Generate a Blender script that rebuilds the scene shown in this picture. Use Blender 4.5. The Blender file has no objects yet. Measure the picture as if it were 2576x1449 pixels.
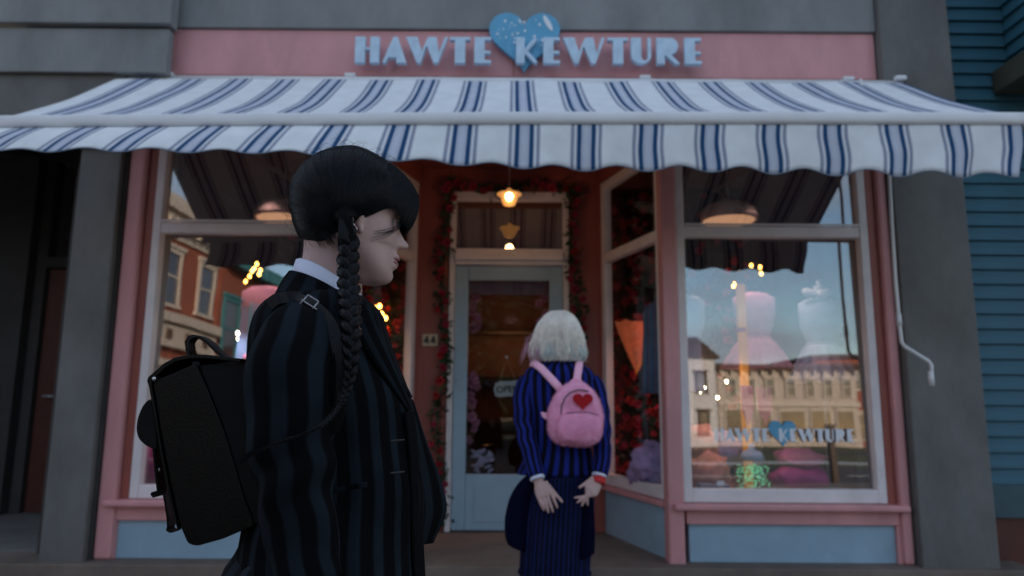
import bpy, math, random
import numpy as np
from mathutils import Matrix, Vector, noise

R = math.radians
random.seed(7)
np.random.seed(7)
SC = bpy.context.scene
COL = SC.collection

# ------------------------------------------------------------------ camera
PITCH, ROLL, EYE = 8.96, 0.40, 1.17
cam_d = bpy.data.cameras.new('camera')
cam = bpy.data.objects.new('camera', cam_d)
COL.objects.link(cam)
cam_d.sensor_width = 36.0
cam_d.lens = 36.0 * 1778 / 2576
cam_d.clip_start = 0.05
cam_d.clip_end = 2000
CAMROT = Matrix.Rotation(R(90 + PITCH), 4, 'X') @ Matrix.Rotation(R(ROLL), 4, 'Z')
cam.matrix_world = Matrix.Translation((0, 0, EYE)) @ CAMROT
cam_d.dof.use_dof = True
cam_d.dof.focus_distance = 1.24
cam_d.dof.aperture_fstop = 3.6
SC.camera = cam

# ------------------------------------------------------------------ sky, sun, exposure
world = bpy.data.worlds.new('World')
SC.world = world
world.use_nodes = True
nt = world.node_tree
nt.nodes.clear()
sky = nt.nodes.new('ShaderNodeTexSky')
sky.sky_type = 'NISHITA'
sky.sun_disc = False
SUN_EL, SUN_AZ = 15.0, 28.0          # the sun stands low behind the shop, slightly to its right
sky.sun_elevation = R(SUN_EL)
sky.sun_rotation = R(SUN_AZ)
sky.air_density = 1.0
sky.dust_density = 0.3
sky.ozone_density = 1.6
geo = nt.nodes.new('ShaderNodeTexCoord')
mp = nt.nodes.new('ShaderNodeMapping')
mp.inputs['Scale'].default_value = (1.0, 1.0, 2.6)
mp.inputs['Location'].default_value = (2.3, 0.7, 1.1)
cn = nt.nodes.new('ShaderNodeTexNoise')
cn.inputs['Scale'].default_value = 2.6
cn.inputs['Detail'].default_value = 6
cn.inputs['Roughness'].default_value = 0.55
cr = nt.nodes.new('ShaderNodeValToRGB')
cr.color_ramp.elements[0].position = 0.43
cr.color_ramp.elements[0].color = (0, 0, 0, 1)
cr.color_ramp.elements[1].position = 0.57
cr.color_ramp.elements[1].color = (0.85, 0.85, 0.85, 1)
mx = nt.nodes.new('ShaderNodeMix')
mx.data_type = 'RGBA'
mx.inputs[7].default_value = (2.6, 2.82, 3.3, 1)
bg = nt.nodes.new('ShaderNodeBackground')
bg.inputs['Strength'].default_value = 0.15
wo = nt.nodes.new('ShaderNodeOutputWorld')
L = nt.links.new
L(geo.outputs['Generated'], mp.inputs['Vector'])
L(mp.outputs['Vector'], cn.inputs['Vector'])
L(cn.outputs['Fac'], cr.inputs['Fac'])
L(cr.outputs['Color'], mx.inputs[0])
L(sky.outputs['Color'], mx.inputs[6])
L(mx.outputs[2], bg.inputs['Color'])
L(bg.outputs['Background'], wo.inputs['Surface'])

sun_d = bpy.data.lights.new('sun', 'SUN')
sun_d.energy = 3.2
sun_d.angle = R(0.5)
sun_d.color = (1.0, 0.80, 0.62)
sun = bpy.data.objects.new('sun', sun_d)
COL.objects.link(sun)
sdir = Vector((math.sin(R(SUN_AZ)) * math.cos(R(SUN_EL)), math.cos(R(SUN_AZ)) * math.cos(R(SUN_EL)), math.sin(R(SUN_EL))))
sun.rotation_euler = sdir.to_track_quat('Z', 'Y').to_euler()
sun.location = (0, 0, 12)

SC.view_settings.view_transform = 'Standard'
SC.view_settings.look = 'None'
SC.view_settings.exposure = 1.1
SC.view_settings.gamma = 1.0
SC.view_settings.use_curve_mapping = False
SC.cycles.max_bounces = 8
SC.cycles.transparent_max_bounces = 16
SC.cycles.use_denoising = True
SC.cycles.sample_clamp_indirect = 4.0

# ------------------------------------------------------------------ measuring helper
def at(px, py, Y):
    """World point at depth Y seen at (px, py) of the 2576 px wide photograph: used to measure sizes."""
    d = CAMROT.to_3x3() @ Vector(((px - 1288) / 1778, (724.5 - py) / 1778, -1))
    t = Y / d.y
    return Vector((d.x * t, Y, EYE + d.z * t))

# ------------------------------------------------------------------ materials
def mat(name, color, rough=0.6, metal=0.0, var=0.12, scale=6.0, bump=0.0, bscale=60.0, spec=0.5,
        emit=None, estr=0.0, sheen=0.0, sss=0.0, stretch=(1, 1, 1), dirt=0.0, coat=0.0):
    m = bpy.data.materials.new(name)
    m.use_nodes = True
    n = m.node_tree.nodes
    l = m.node_tree.links.new
    b = n['Principled BSDF']
    b.inputs['Roughness'].default_value = rough
    b.inputs['Metallic'].default_value = metal
    b.inputs['Specular IOR Level'].default_value = spec
    b.inputs['Sheen Weight'].default_value = sheen
    b.inputs['Coat Weight'].default_value = coat
    if sss:
        b.inputs['Subsurface Weight'].default_value = sss
        b.inputs['Subsurface Radius'].default_value = (0.02, 0.008, 0.004)
        b.inputs['Subsurface Scale'].default_value = 0.3
    tc = n.new('ShaderNodeTexCoord')
    mpn = n.new('ShaderNodeMapping')
    mpn.inputs['Scale'].default_value = stretch
    l(tc.outputs['Object'], mpn.inputs['Vector'])
    if var:
        no = n.new('ShaderNodeTexNoise')
        no.inputs['Scale'].default_value = scale
        no.inputs['Detail'].default_value = 5
        no.inputs['Roughness'].default_value = 0.62
        l(mpn.outputs['Vector'], no.inputs['Vector'])
        ra = n.new('ShaderNodeValToRGB')
        c = color
        ra.color_ramp.elements[0].position = 0.3
        ra.color_ramp.elements[1].position = 0.7
        ra.color_ramp.elements[0].color = tuple(max(0, v * (1 - var)) for v in c) + (1,)
        ra.color_ramp.elements[1].color = tuple(min(1, v * (1 + var)) for v in c) + (1,)
        l(no.outputs['Fac'], ra.inputs['Fac'])
        out = ra.outputs['Color']
        if dirt:
            n2 = n.new('ShaderNodeTexNoise')
            n2.inputs['Scale'].default_value = scale * 0.35
            n2.inputs['Detail'].default_value = 8
            n2.inputs['Roughness'].default_value = 0.7
            l(mpn.outputs['Vector'], n2.inputs['Vector'])
            r2 = n.new('ShaderNodeValToRGB')
            r2.color_ramp.elements[0].position = 0.52
            r2.color_ramp.elements[0].color = (0, 0, 0, 1)
            r2.color_ramp.elements[1].position = 0.75
            r2.color_ramp.elements[1].color = (dirt, dirt, dirt, 1)
            l(n2.outputs['Fac'], r2.inputs['Fac'])
            mm = n.new('ShaderNodeMix')
            mm.data_type = 'RGBA'
            mm.inputs[7].default_value = (0.09, 0.08, 0.07, 1)
            l(r2.outputs['Color'], mm.inputs[0])
            l(out, mm.inputs[6])
            out = mm.outputs[2]
        l(out, b.inputs['Base Color'])
    else:
        b.inputs['Base Color'].default_value = tuple(color) + (1,)
    if bump:
        nb = n.new('ShaderNodeTexNoise')
        nb.inputs['Scale'].default_value = bscale
        nb.inputs['Detail'].default_value = 4
        l(mpn.outputs['Vector'], nb.inputs['Vector'])
        bu = n.new('ShaderNodeBump')
        bu.inputs['Strength'].default_value = bump
        bu.inputs['Distance'].default_value = 0.004
        l(nb.outputs['Fac'], bu.inputs['Height'])
        l(bu.outputs['Normal'], b.inputs['Normal'])
    if emit:
        b.inputs['Emission Color'].default_value = tuple(emit) + (1,)
        b.inputs['Emission Strength'].default_value = estr
    return m

def ramp_mat(name, source, period, stops, rough=0.8, K=None, sheen=0.0, weave=500.0, phase=0.0, soft=None, transl=0.0, interp='LINEAR', mottle=0.2):
    """stripes: stops = [(pos, colour)...] across one period of object X, or of K repeats of UV.x"""
    m = bpy.data.materials.new(name)
    m.use_nodes = True
    n = m.node_tree.nodes
    l = m.node_tree.links.new
    b = n['Principled BSDF']
    b.inputs['Roughness'].default_value = rough
    b.inputs['Sheen Weight'].default_value = sheen
    b.inputs['Specular IOR Level'].default_value = 0.06
    tc = n.new('ShaderNodeTexCoord')
    sx = n.new('ShaderNodeSeparateXYZ')
    if source == 'uv':
        l(tc.outputs['UV'], sx.inputs[0])
    else:
        ge = n.new('ShaderNodeNewGeometry')
        l(ge.outputs['Position'], sx.inputs[0])
    mu = n.new('ShaderNodeMath')
    mu.operation = 'MULTIPLY_ADD'
    mu.inputs[1].default_value = K if K else 1.0 / period
    mu.inputs[2].default_value = phase
    l(sx.outputs['X'], mu.inputs[0])
    fr = n.new('ShaderNodeMath')
    fr.operation = 'FRACT'
    l(mu.outputs[0], fr.inputs[0])
    ra = n.new('ShaderNodeValToRGB')
    ra.color_ramp.interpolation = interp
    els = ra.color_ramp.elements
    while len(els) > 1:
        els.remove(els[-1])
    els[0].position = stops[0][0]
    els[0].color = tuple(stops[0][1]) + (1,)
    for p, c in stops[1:]:
        e = els.new(p)
        e.color = tuple(c) + (1,)
    l(fr.outputs[0], ra.inputs['Fac'])
    no = n.new('ShaderNodeTexNoise')
    no.inputs['Scale'].default_value = 9
    no.inputs['Detail'].default_value = 6
    l(tc.outputs['Object'], no.inputs['Vector'])
    mr = n.new('ShaderNodeMapRange')
    mr.inputs[1].default_value = 0.25
    mr.inputs[2].default_value = 0.75
    mr.inputs[3].default_value = 1 - mottle
    mr.inputs[4].default_value = 1 + mottle
    l(no.outputs['Fac'], mr.inputs[0])
    mm = n.new('ShaderNodeMix')
    mm.data_type = 'RGBA'
    mm.blend_type = 'MULTIPLY'
    mm.inputs[0].default_value = 1.0
    l(ra.outputs['Color'], mm.inputs[6])
    l(mr.outputs[0], mm.inputs[7])
    l(mm.outputs[2], b.inputs['Base Color'])
    nb = n.new('ShaderNodeTexNoise')
    nb.inputs['Scale'].default_value = weave
    l(tc.outputs['Object'], nb.inputs['Vector'])
    bu = n.new('ShaderNodeBump')
    bu.inputs['Strength'].default_value = 0.25
    bu.inputs['Distance'].default_value = 0.002
    l(nb.outputs['Fac'], bu.inputs['Height'])
    l(bu.outputs['Normal'], b.inputs['Normal'])
    if transl:
        tr = n.new('ShaderNodeBsdfTranslucent')
        l(mm.outputs[2], tr.inputs['Color'])
        ms = n.new('ShaderNodeMixShader')
        ms.inputs[0].default_value = transl
        l(b.outputs[0], ms.inputs[1])
        l(tr.outputs[0], ms.inputs[2])
        l(ms.outputs[0], n['Material Output'].inputs['Surface'])
    return m

def glass_mat(name, ior=2.1, tint=(0.9, 0.93, 0.95)):
    m = bpy.data.materials.new(name)
    m.use_nodes = True
    n = m.node_tree.nodes
    l = m.node_tree.links.new
    n.remove(n['Principled BSDF'])
    tr = n.new('ShaderNodeBsdfTransparent')
    tr.inputs['Color'].default_value = tuple(tint) + (1,)
    gl = n.new('ShaderNodeBsdfGlossy')
    gl.inputs['Roughness'].default_value = 0.0
    gl.inputs['Color'].default_value = (1, 1, 1, 1)
    # Schlick reflectance from |N.I|, the same for both faces of the thin pane
    ge = n.new('ShaderNodeNewGeometry')
    dt = n.new('ShaderNodeVectorMath'); dt.operation = 'DOT_PRODUCT'
    l(ge.outputs['Normal'], dt.inputs[0]); l(ge.outputs['Incoming'], dt.inputs[1])
    ab = n.new('ShaderNodeMath'); ab.operation = 'ABSOLUTE'; l(dt.outputs['Value'], ab.inputs[0])
    om = n.new('ShaderNodeMath'); om.operation = 'SUBTRACT'; om.inputs[0].default_value = 1.0; l(ab.outputs[0], om.inputs[1])
    pw = n.new('ShaderNodeMath'); pw.operation = 'POWER'; pw.inputs[1].default_value = 5.0; l(om.outputs[0], pw.inputs[0])
    f0 = ((ior-1)/(ior+1))**2
    fn = n.new('ShaderNodeMath'); fn.operation = 'MULTIPLY_ADD'; fn.inputs[1].default_value = 1-f0; fn.inputs[2].default_value = f0
    l(pw.outputs[0], fn.inputs[0])
    tc = n.new('ShaderNodeTexCoord')
    no = n.new('ShaderNodeTexNoise')
    no.inputs['Scale'].default_value = 1.3
    no.inputs['Detail'].default_value = 1
    l(tc.outputs['Object'], no.inputs['Vector'])
    bu = n.new('ShaderNodeBump')
    bu.inputs['Strength'].default_value = 0.12
    bu.inputs['Distance'].default_value = 0.01
    l(no.outputs['Fac'], bu.inputs['Height'])
    l(bu.outputs['Normal'], gl.inputs['Normal'])
    ms = n.new('ShaderNodeMixShader')
    l(fn.outputs[0], ms.inputs[0])
    l(tr.outputs[0], ms.inputs[1])
    l(gl.outputs[0], ms.inputs[2])
    l(ms.outputs[0], n['Material Output'].inputs['Surface'])
    return m

M = {}
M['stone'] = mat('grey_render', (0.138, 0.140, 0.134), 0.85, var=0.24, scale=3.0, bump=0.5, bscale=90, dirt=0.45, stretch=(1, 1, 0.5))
M['stone_top'] = mat('upper_render', (0.225, 0.235, 0.235), 0.85, var=0.16, scale=3.0, bump=0.5, bscale=90, dirt=0.4, stretch=(1, 1, 0.5))
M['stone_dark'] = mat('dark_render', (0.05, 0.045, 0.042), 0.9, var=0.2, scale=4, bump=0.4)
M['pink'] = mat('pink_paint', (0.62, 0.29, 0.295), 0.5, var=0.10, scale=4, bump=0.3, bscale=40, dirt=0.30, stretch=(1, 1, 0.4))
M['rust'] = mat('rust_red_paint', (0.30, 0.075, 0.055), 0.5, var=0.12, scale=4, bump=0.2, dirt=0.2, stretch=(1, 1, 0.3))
M['cream'] = mat('cream_paint', (0.74, 0.69, 0.69), 0.5, var=0.08, scale=5, bump=0.2, dirt=0.25)
M['panel_blue'] = mat('pale_blue_paint', (0.28, 0.42, 0.52), 0.55, var=0.12, scale=3.5, bump=0.25, dirt=0.3)
M['door_blue'] = mat('door_blue_paint', (0.31, 0.45, 0.55), 0.45, var=0.08, scale=4, bump=0.15, dirt=0.15)
M['siding'] = mat('teal_siding_paint', (0.024, 0.108, 0.155), 0.6, var=0.22, scale=5, bump=0.4, bscale=30, dirt=0.25, stretch=(0.3, 0.3, 3))
M['skirting'] = mat('slate_board', (0.045, 0.09, 0.11), 0.7, var=0.15)
M['dark_wood'] = mat('dark_wood', (0.03, 0.016, 0.010), 0.55, var=0.3, scale=4, stretch=(6, 6, 0.6))
M['red_door'] = mat('red_brown_door', (0.075, 0.014, 0.008), 0.5, var=0.2)
M['interior'] = mat('interior_wall', (0.085, 0.038, 0.026), 0.8, var=0.35, scale=2.5)
M['int_floor'] = mat('interior_floor', (0.20, 0.10, 0.07), 0.5, var=0.25, scale=3)
M['black_cloth'] = mat('black_drape', (0.012, 0.012, 0.014), 0.9)
M['white_metal'] = mat('white_metal', (0.72, 0.74, 0.76), 0.35, var=0.05, scale=3, dirt=0.12)
M['galv'] = mat('grey_metal', (0.42, 0.43, 0.44), 0.35, metal=0.6)
M['letter'] = mat('letter_paint', (0.50, 0.66, 0.80), 0.5, var=0.12, scale=14, bump=0.3, dirt=0.15)
M['heart'] = mat('heart_blue', (0.10, 0.36, 0.56), 0.4, var=0.12, scale=9)
M['white'] = mat('white_print', (0.75, 0.8, 0.85), 0.5, var=0.03)
M['black'] = mat('black_print', (0.01, 0.01, 0.01), 0.5, var=0.0)
M['steel'] = mat('dull_steel', (0.30, 0.30, 0.31), 0.35, metal=1.0, var=0.0)
M['plaque'] = mat('ivory_plaque', (0.55, 0.44, 0.30), 0.5)
M['rose_red'] = mat('rose_red', (0.33, 0.014, 0.05), 0.7, var=0.3, scale=40)
M['rose_deep'] = mat('rose_deep', (0.34, 0.010, 0.016), 0.7, var=0.35, scale=40)
M['rose_pink'] = mat('blossom_pink', (0.52, 0.20, 0.30), 0.7, var=0.2, scale=40)
M['leaf'] = mat('leaf_green', (0.018, 0.045, 0.018), 0.6, var=0.5, scale=30)
M['pave'] = mat('sandstone_paving', (0.17, 0.135, 0.11), 0.8, var=0.3, scale=2.2, bump=0.5, bscale=50, dirt=0.5)
M['asphalt'] = mat('asphalt', (0.05, 0.05, 0.052), 0.85, var=0.2, bump=0.5)
M['grass'] = mat('grass', (0.07, 0.085, 0.03), 0.9, var=0.35, scale=3)
M['line'] = mat('road_paint', (0.6, 0.6, 0.58), 0.7)
M['glass'] = glass_mat('shop_glass', 2.15)
M['glass_side'] = glass_mat('side_glass', 1.45)
M['glass2'] = glass_mat('jar_glass', 1.35, (0.93, 0.96, 0.97))
M['brick'] = mat('brick_wall', (0.30, 0.085, 0.05), 0.85, var=0.18, scale=9, dirt=0.2)
M['trim'] = mat('cream_trim', (0.58, 0.50, 0.42), 0.7, var=0.08)
M['clap'] = mat('cream_clapboard', (0.50, 0.42, 0.36), 0.75, var=0.08)
M['whitewall'] = mat('white_clapboard', (0.62, 0.60, 0.60), 0.75, var=0.08)
M['roof'] = mat('brown_roof', (0.10, 0.06, 0.045), 0.85, var=0.3)
M['win_dark'] = mat('far_window_glass', (0.06, 0.05, 0.06), 0.08, spec=0.8, var=0.2)
M['teal'] = mat('teal_paint', (0.04, 0.20, 0.22), 0.6)
M['skin'] = mat('fair_skin', (0.47, 0.315, 0.285), 0.5, var=0.06, scale=30, sss=0.35, bump=0.08, bscale=500, spec=0.4)
M['skin2'] = mat('pale_skin', (0.46, 0.30, 0.27), 0.5, var=0.08, scale=30, sss=0.2)
M['lip'] = mat('lip', (0.30, 0.12, 0.12), 0.4, var=0.1)
M['shirt'] = mat('white_shirt', (0.62, 0.66, 0.80), 0.75, var=0.03, bump=0.15, bscale=700)
M['leather'] = mat('black_leather', (0.0022, 0.0024, 0.0028), 0.33, var=0.6, scale=7, bump=0.12, bscale=380, spec=0.16)
M['leather_in'] = mat('matte_leather', (0.005, 0.005, 0.005), 0.8, var=0.3, scale=8, bump=0.3, spec=0.2)
M['stud'] = mat('nickel_stud', (0.55, 0.55, 0.55), 0.25, metal=1.0, var=0.0)
M['hair'] = mat('black_hair', (0.0014, 0.0022, 0.0038), 0.30, var=0.35, scale=20, spec=0.15)
M['hair_core'] = mat('black_hair_base', (0.002, 0.0025, 0.003), 0.6, var=0.3, scale=20, spec=0.12)
M['hair_wool'] = mat('black_braid', (0.0018, 0.0024, 0.0036), 0.36, var=0.3, scale=60, spec=0.13)
M['eye'] = mat('eye_white', (0.30, 0.28, 0.27), 0.15, var=0.0)
M['dark_skirt'] = ramp_mat('dark_skirt', 'uv', 1, [(0, (0.008, 0.009, 0.011)), (0.48, (0.008, 0.009, 0.011)), (0.54, (0.02, 0.026, 0.034)), (0.94, (0.02, 0.026, 0.034)), (1, (0.008, 0.009, 0.011))], K=24)
def blazer_mat(name, K, a=(0.0026, 0.0030, 0.0038), b=(0.0095, 0.0138, 0.0190)):
    return ramp_mat(name, 'uv', 1, [(0, a), (0.44, a), (0.54, b), (0.90, b), (1, a)], K=K, rough=0.9, sheen=0.0, mottle=0.35)
M['blazer'] = blazer_mat('charcoal_striped_wool', 25)
M['blazer_sleeve'] = blazer_mat('charcoal_striped_sleeve', 7)
M['blazer_collar'] = blazer_mat('charcoal_striped_collar', 12)
BL_A, BL_B = (0.006, 0.006, 0.012), (0.015, 0.026, 0.20)
def blue_mat(name, K):
    return ramp_mat(name, 'uv', 1, [(0, BL_A), (0.44, BL_A), (0.52, BL_B), (0.92, BL_B), (1, BL_A)], K=K, rough=0.85, sheen=0.02)
M['blue_jacket'] = blue_mat('blue_black_stripe', 20)
M['blue_sleeve'] = blue_mat('blue_black_sleeve', 9)
M['blue_skirt'] = ramp_mat('blue_skirt', 'uv', 1, [(0, (0.006, 0.007, 0.016)), (0.5, (0.006, 0.007, 0.016)), (0.6, (0.009, 0.014, 0.075)), (0.85, (0.009, 0.014, 0.075)), (1, (0.006, 0.007, 0.016))], K=46, rough=0.85)
M['lining'] = mat('navy_lining', (0.0030, 0.0042, 0.018), 0.95, var=0.2, spec=0.03)
M['blond'] = mat('blond_hair', (0.86, 0.80, 0.70), 0.5, var=0.12, scale=30)
M['blond_pink'] = mat('pink_tips', (0.55, 0.30, 0.42), 0.5, var=0.2, scale=30)
M['blond_teal'] = mat('teal_tips', (0.46, 0.58, 0.58), 0.5, var=0.2, scale=30)
M['fur'] = mat('pink_fur', (0.98, 0.40, 0.60), 0.95, var=0.14, scale=22, bump=1.0, bscale=220, sheen=0.3)
M['fur_strap'] = mat('pink_strap', (0.90, 0.47, 0.63), 0.9, var=0.08, scale=22, bump=0.6, bscale=220)
M['red_felt'] = mat('red_felt', (0.42, 0.004, 0.010), 0.95, var=0.15, bump=0.5, bscale=300)
M['bulb'] = mat('warm_bulb', (1, 0.7, 0.4), 0.5, var=0, emit=(1.0, 0.52, 0.18), estr=16)
M['bulb_dim'] = mat('amber_bulb', (1, 0.6, 0.2), 0.5, var=0, emit=(1.0, 0.40, 0.06), estr=9)
M['bulb_white'] = mat('pale_bulb', (1, 0.9, 0.7), 0.5, var=0, emit=(1.0, 0.78, 0.5), estr=30)
M['shade'] = mat('lamp_shade', (0.55, 0.38, 0.32), 0.7, var=0.1)
M['shade_lit'] = mat('lamp_diffuser', (0.9, 0.6, 0.4), 0.7, var=0, emit=(1.0, 0.50, 0.26), estr=0.28)
M['amber_glass'] = mat('amber_shade', (0.65, 0.36, 0.14), 0.3, var=0.2, emit=(1.0, 0.42, 0.12), estr=0.25)

# ------------------------------------------------------------------ mesh builder
def cs(xs, ys, x):
    """smooth monotone-ish cubic through points"""
    xs = np.asarray(xs, float); ys = np.asarray(ys, float)
    if xs[0] > xs[-1]:
        xs, ys = xs[::-1], ys[::-1]
    d = np.diff(ys) / np.diff(xs)
    mtan = np.zeros(len(xs))
    mtan[0], mtan[-1] = d[0], d[-1]
    for i in range(1, len(xs) - 1):
        mtan[i] = 0 if d[i-1] * d[i] <= 0 else 2 * d[i-1] * d[i] / (d[i-1] + d[i])
    x = np.clip(x, xs[0], xs[-1])
    i = np.clip(np.searchsorted(xs, x) - 1, 0, len(xs) - 2)
    h = xs[i+1] - xs[i]
    t = (x - xs[i]) / h
    return ((2*t**3-3*t**2+1)*ys[i] + (t**3-2*t**2+t)*h*mtan[i] + (-2*t**3+3*t**2)*ys[i+1] + (t**3-t**2)*h*mtan[i+1])

class MB:
    def __init__(s):
        s.v = []; s.f = []; s.uv = []; s.m = []
        s.hasuv = False; s.cur = 0
    def face(s, idx, uv=None):
        s.f.append(tuple(idx)); s.m.append(s.cur)
        s.uv.append(uv)
        if uv: s.hasuv = True
    def box(s, x0, x1, y0, y1, z0, z1):
        return s.prism([(x0, y0), (x1, y0), (x1, y1), (x0, y1)], z0, z1)
    def prism(s, poly, z0, z1):
        a = sum(poly[i][0]*poly[(i+1) % len(poly)][1] - poly[(i+1) % len(poly)][0]*poly[i][1] for i in range(len(poly)))
        if a < 0: poly = poly[::-1]
        k = len(s.v); n = len(poly)
        s.v += [(x, y, z0) for x, y in poly] + [(x, y, z1) for x, y in poly]
        s.face(range(k+n-1, k-1, -1)); s.face(range(k+n, k+2*n))
        for i in range(n):
            j = (i+1) % n
            s.face((k+i, k+j, k+n+j, k+n+i))
        return s
    def extr(s, poly, y0, y1):
        """polygon in X-Z extruded along Y (y0 nearer the camera)"""
        a = sum(poly[i][0]*poly[(i+1) % len(poly)][1] - poly[(i+1) % len(poly)][0]*poly[i][1] for i in range(len(poly)))
        if a < 0: poly = poly[::-1]
        k = len(s.v); n = len(poly)
        s.v += [(x, y0, z) for x, z in poly] + [(x, y1, z) for x, z in poly]
        s.face(range(k, k+n)); s.face(range(k+2*n-1, k+n-1, -1))
        for i in range(n):
            j = (i+1) % n
            s.face((k+j, k+i, k+n+i, k+n+j))
        return s
    def beam(s, p, q, w, z0, z1):
        """upright board from p to q (X-Y), w thick"""
        p = Vector(p); q = Vector(q); d = (q-p).normalized(); nrm = Vector((-d.y, d.x)) * w/2
        return s.prism([tuple(p-nrm), tuple(q-nrm), tuple(q+nrm), tuple(p+nrm)], z0, z1)
    def grid(s, P, closed_u=False, uv=None, flip=False):
        nu, nv = len(P), len(P[0]); k = len(s.v)
        for row in P: s.v += [tuple(p) for p in row]
        rng = nv if closed_u else nv-1
        for i in range(nu-1):
            for j in range(rng):
                j2 = (j+1) % nv
                f = (k+i*nv+j, k+i*nv+j2, k+(i+1)*nv+j2, k+(i+1)*nv+j)
                u = None
                if uv:
                    u0, u1 = uv[i][j], (uv[i][j+1] if j+1 < len(uv[i]) else uv[i][j])
                    u2, u3 = (uv[i+1][j+1] if j+1 < len(uv[i+1]) else uv[i+1][j]), uv[i+1][j]
                    u = [u0, u1, u2, u3]
                if flip:
                    f = f[::-1]; u = u[::-1] if u else None
                s.face(f, u)
        return k
    def loft(s, rings, caps=True, uv=False):
        n = len(rings[0])
        if uv:
            res = []
            for r in rings:
                a = np.array([tuple(p) for p in r] + [tuple(r[0])])
                d = np.concatenate([[0], np.cumsum(np.linalg.norm(np.diff(a, axis=0), axis=1))])
                t = np.linspace(0, d[-1], n+1)
                res.append([tuple(np.interp(tt, d, a[:, c]) for c in range(3)) for tt in t[:-1]])
            rings = res
            U = [[(j/n, i/len(rings)) for j in range(n+1)] for i in range(len(rings))]
            k = s.grid(rings, True, U)
        else:
            k = s.grid(rings, True)
        if caps:
            s.face([k+j for j in range(n)][::-1])
            b = k+(len(rings)-1)*n
            s.face([b+j for j in range(n)])
        return s
    def tube(s, pts, rad, n=10, caps=True, flat=1.0, up=None, uv=False, twist=0.0):
        pts = [Vector(p) for p in pts]
        if not hasattr(rad, '__len__'): rad = [rad]*len(pts)
        up = Vector(up) if up else None
        rings = []; prev = None
        for i, p in enumerate(pts):
            t = (pts[min(i+1, len(pts)-1)] - pts[max(i-1, 0)])
            t = t.normalized() if t.length > 1e-9 else Vector((0, 0, 1))
            if prev is None:
                a = up if up else (Vector((0, 1, 0)) if abs(t.y) < 0.9 else Vector((1, 0, 0)))
            else:
                a = up if up else prev
            a = (a - t*a.dot(t)).normalized()
            b = t.cross(a); prev = a
            rr = []
            for j in range(n):
                th = 2*math.pi*j/n + twist*i
                rr.append(p + a*math.cos(th)*rad[i] + b*math.sin(th)*rad[i]*flat)
            rings.append(rr)
        return s.loft(rings, caps, uv)
    def ell(s, c, r, nu=10, nv=14, rot=None):
        c = Vector(c); rings = []
        for i in range(nu+1):
            ph = math.pi*(i+0.001)/(nu+0.002)
            rr = []
            for j in range(nv):
                th = 2*math.pi*j/nv
                q = Vector((math.sin(ph)*math.cos(th)*r[0], math.sin(ph)*math.sin(th)*r[1], -math.cos(ph)*r[2]))
                if rot: q = rot @ q
                rr.append(c+q)
            rings.append(rr)
        return s.loft(rings)
    def revolve(s, c, prof, n=20):
        """profile [(r, z)] turned about the vertical through c"""
        rings = [[(c[0]+r*math.cos(2*math.pi*j/n), c[1]+r*math.sin(2*math.pi*j/n), c[2]+z) for j in range(n)] for r, z in prof]
        return s.loft(rings)
    def mesh(s, name):
        me = bpy.data.meshes.new(name)
        me.from_pydata(s.v, [], s.f)
        if s.hasuv:
            ul = me.uv_layers.new(name='UVMap')
            buf = []
            for f, u in zip(s.f, s.uv):
                buf += list(u) if u else [(0.02, 0.0)]*len(f)
            ul.data.foreach_set('uv', np.array(buf, dtype='f').ravel())
        me.polygons.foreach_set('material_index', s.m)
        return me

def wloc(o):
    p = Vector((0, 0, 0))
    while o is not None:
        p += o.location; o = o.parent
    return p

def link(name, me, mats, parent=None, smooth=False, bevel=0.0, recentre=True):
    if not isinstance(mats, (list, tuple)): mats = [mats]
    for m in mats: me.materials.append(m)
    if smooth: me.shade_smooth()
    o = bpy.data.objects.new(name, me)
    COL.objects.link(o)
    if recentre and len(me.vertices):
        a = np.empty(len(me.vertices)*3, 'f'); me.vertices.foreach_get('co', a); a = a.reshape(-1, 3)
        c = Vector(((a[:, 0].min()+a[:, 0].max())/2, (a[:, 1].min()+a[:, 1].max())/2, a[:, 2].min()))
        me.transform(Matrix.Translation(-c)); o.location = c
    if parent:
        o.location -= wloc(parent); o.parent = parent
    if bevel:
        b = o.modifiers.new('bevel', 'BEVEL'); b.width = bevel; b.segments = 2; b.limit_method = 'ANGLE'
    return o

def part(name, mb, m, parent, smooth=False, bevel=0.0, label=None, stuff=False):
    o = link(name, mb.mesh(name), m, parent, smooth, bevel)
    if label: o['label'] = label
    if stuff: o['kind'] = 'stuff'
    return o

def tag(o, label, cat, group=None):
    o['label'] = label; o['category'] = cat
    if group: o['group'] = group
    return o

def thing(name, label, cat, loc=(0, 0, 0), group=None):
    o = bpy.data.objects.new(name, None); COL.objects.link(o); o.location = loc
    o.empty_display_size = 0.1
    return tag(o, label, cat, group)

def struct(name, mb, m, **k):
    o = link(name, mb.mesh(name), m, None, **k); o['kind'] = 'structure'; return o

def copy_tree(o, parent=None):
    c = o.copy(); COL.objects.link(c); c.parent = parent
    for ch in list(o.children): copy_tree(ch, c)
    return c

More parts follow.
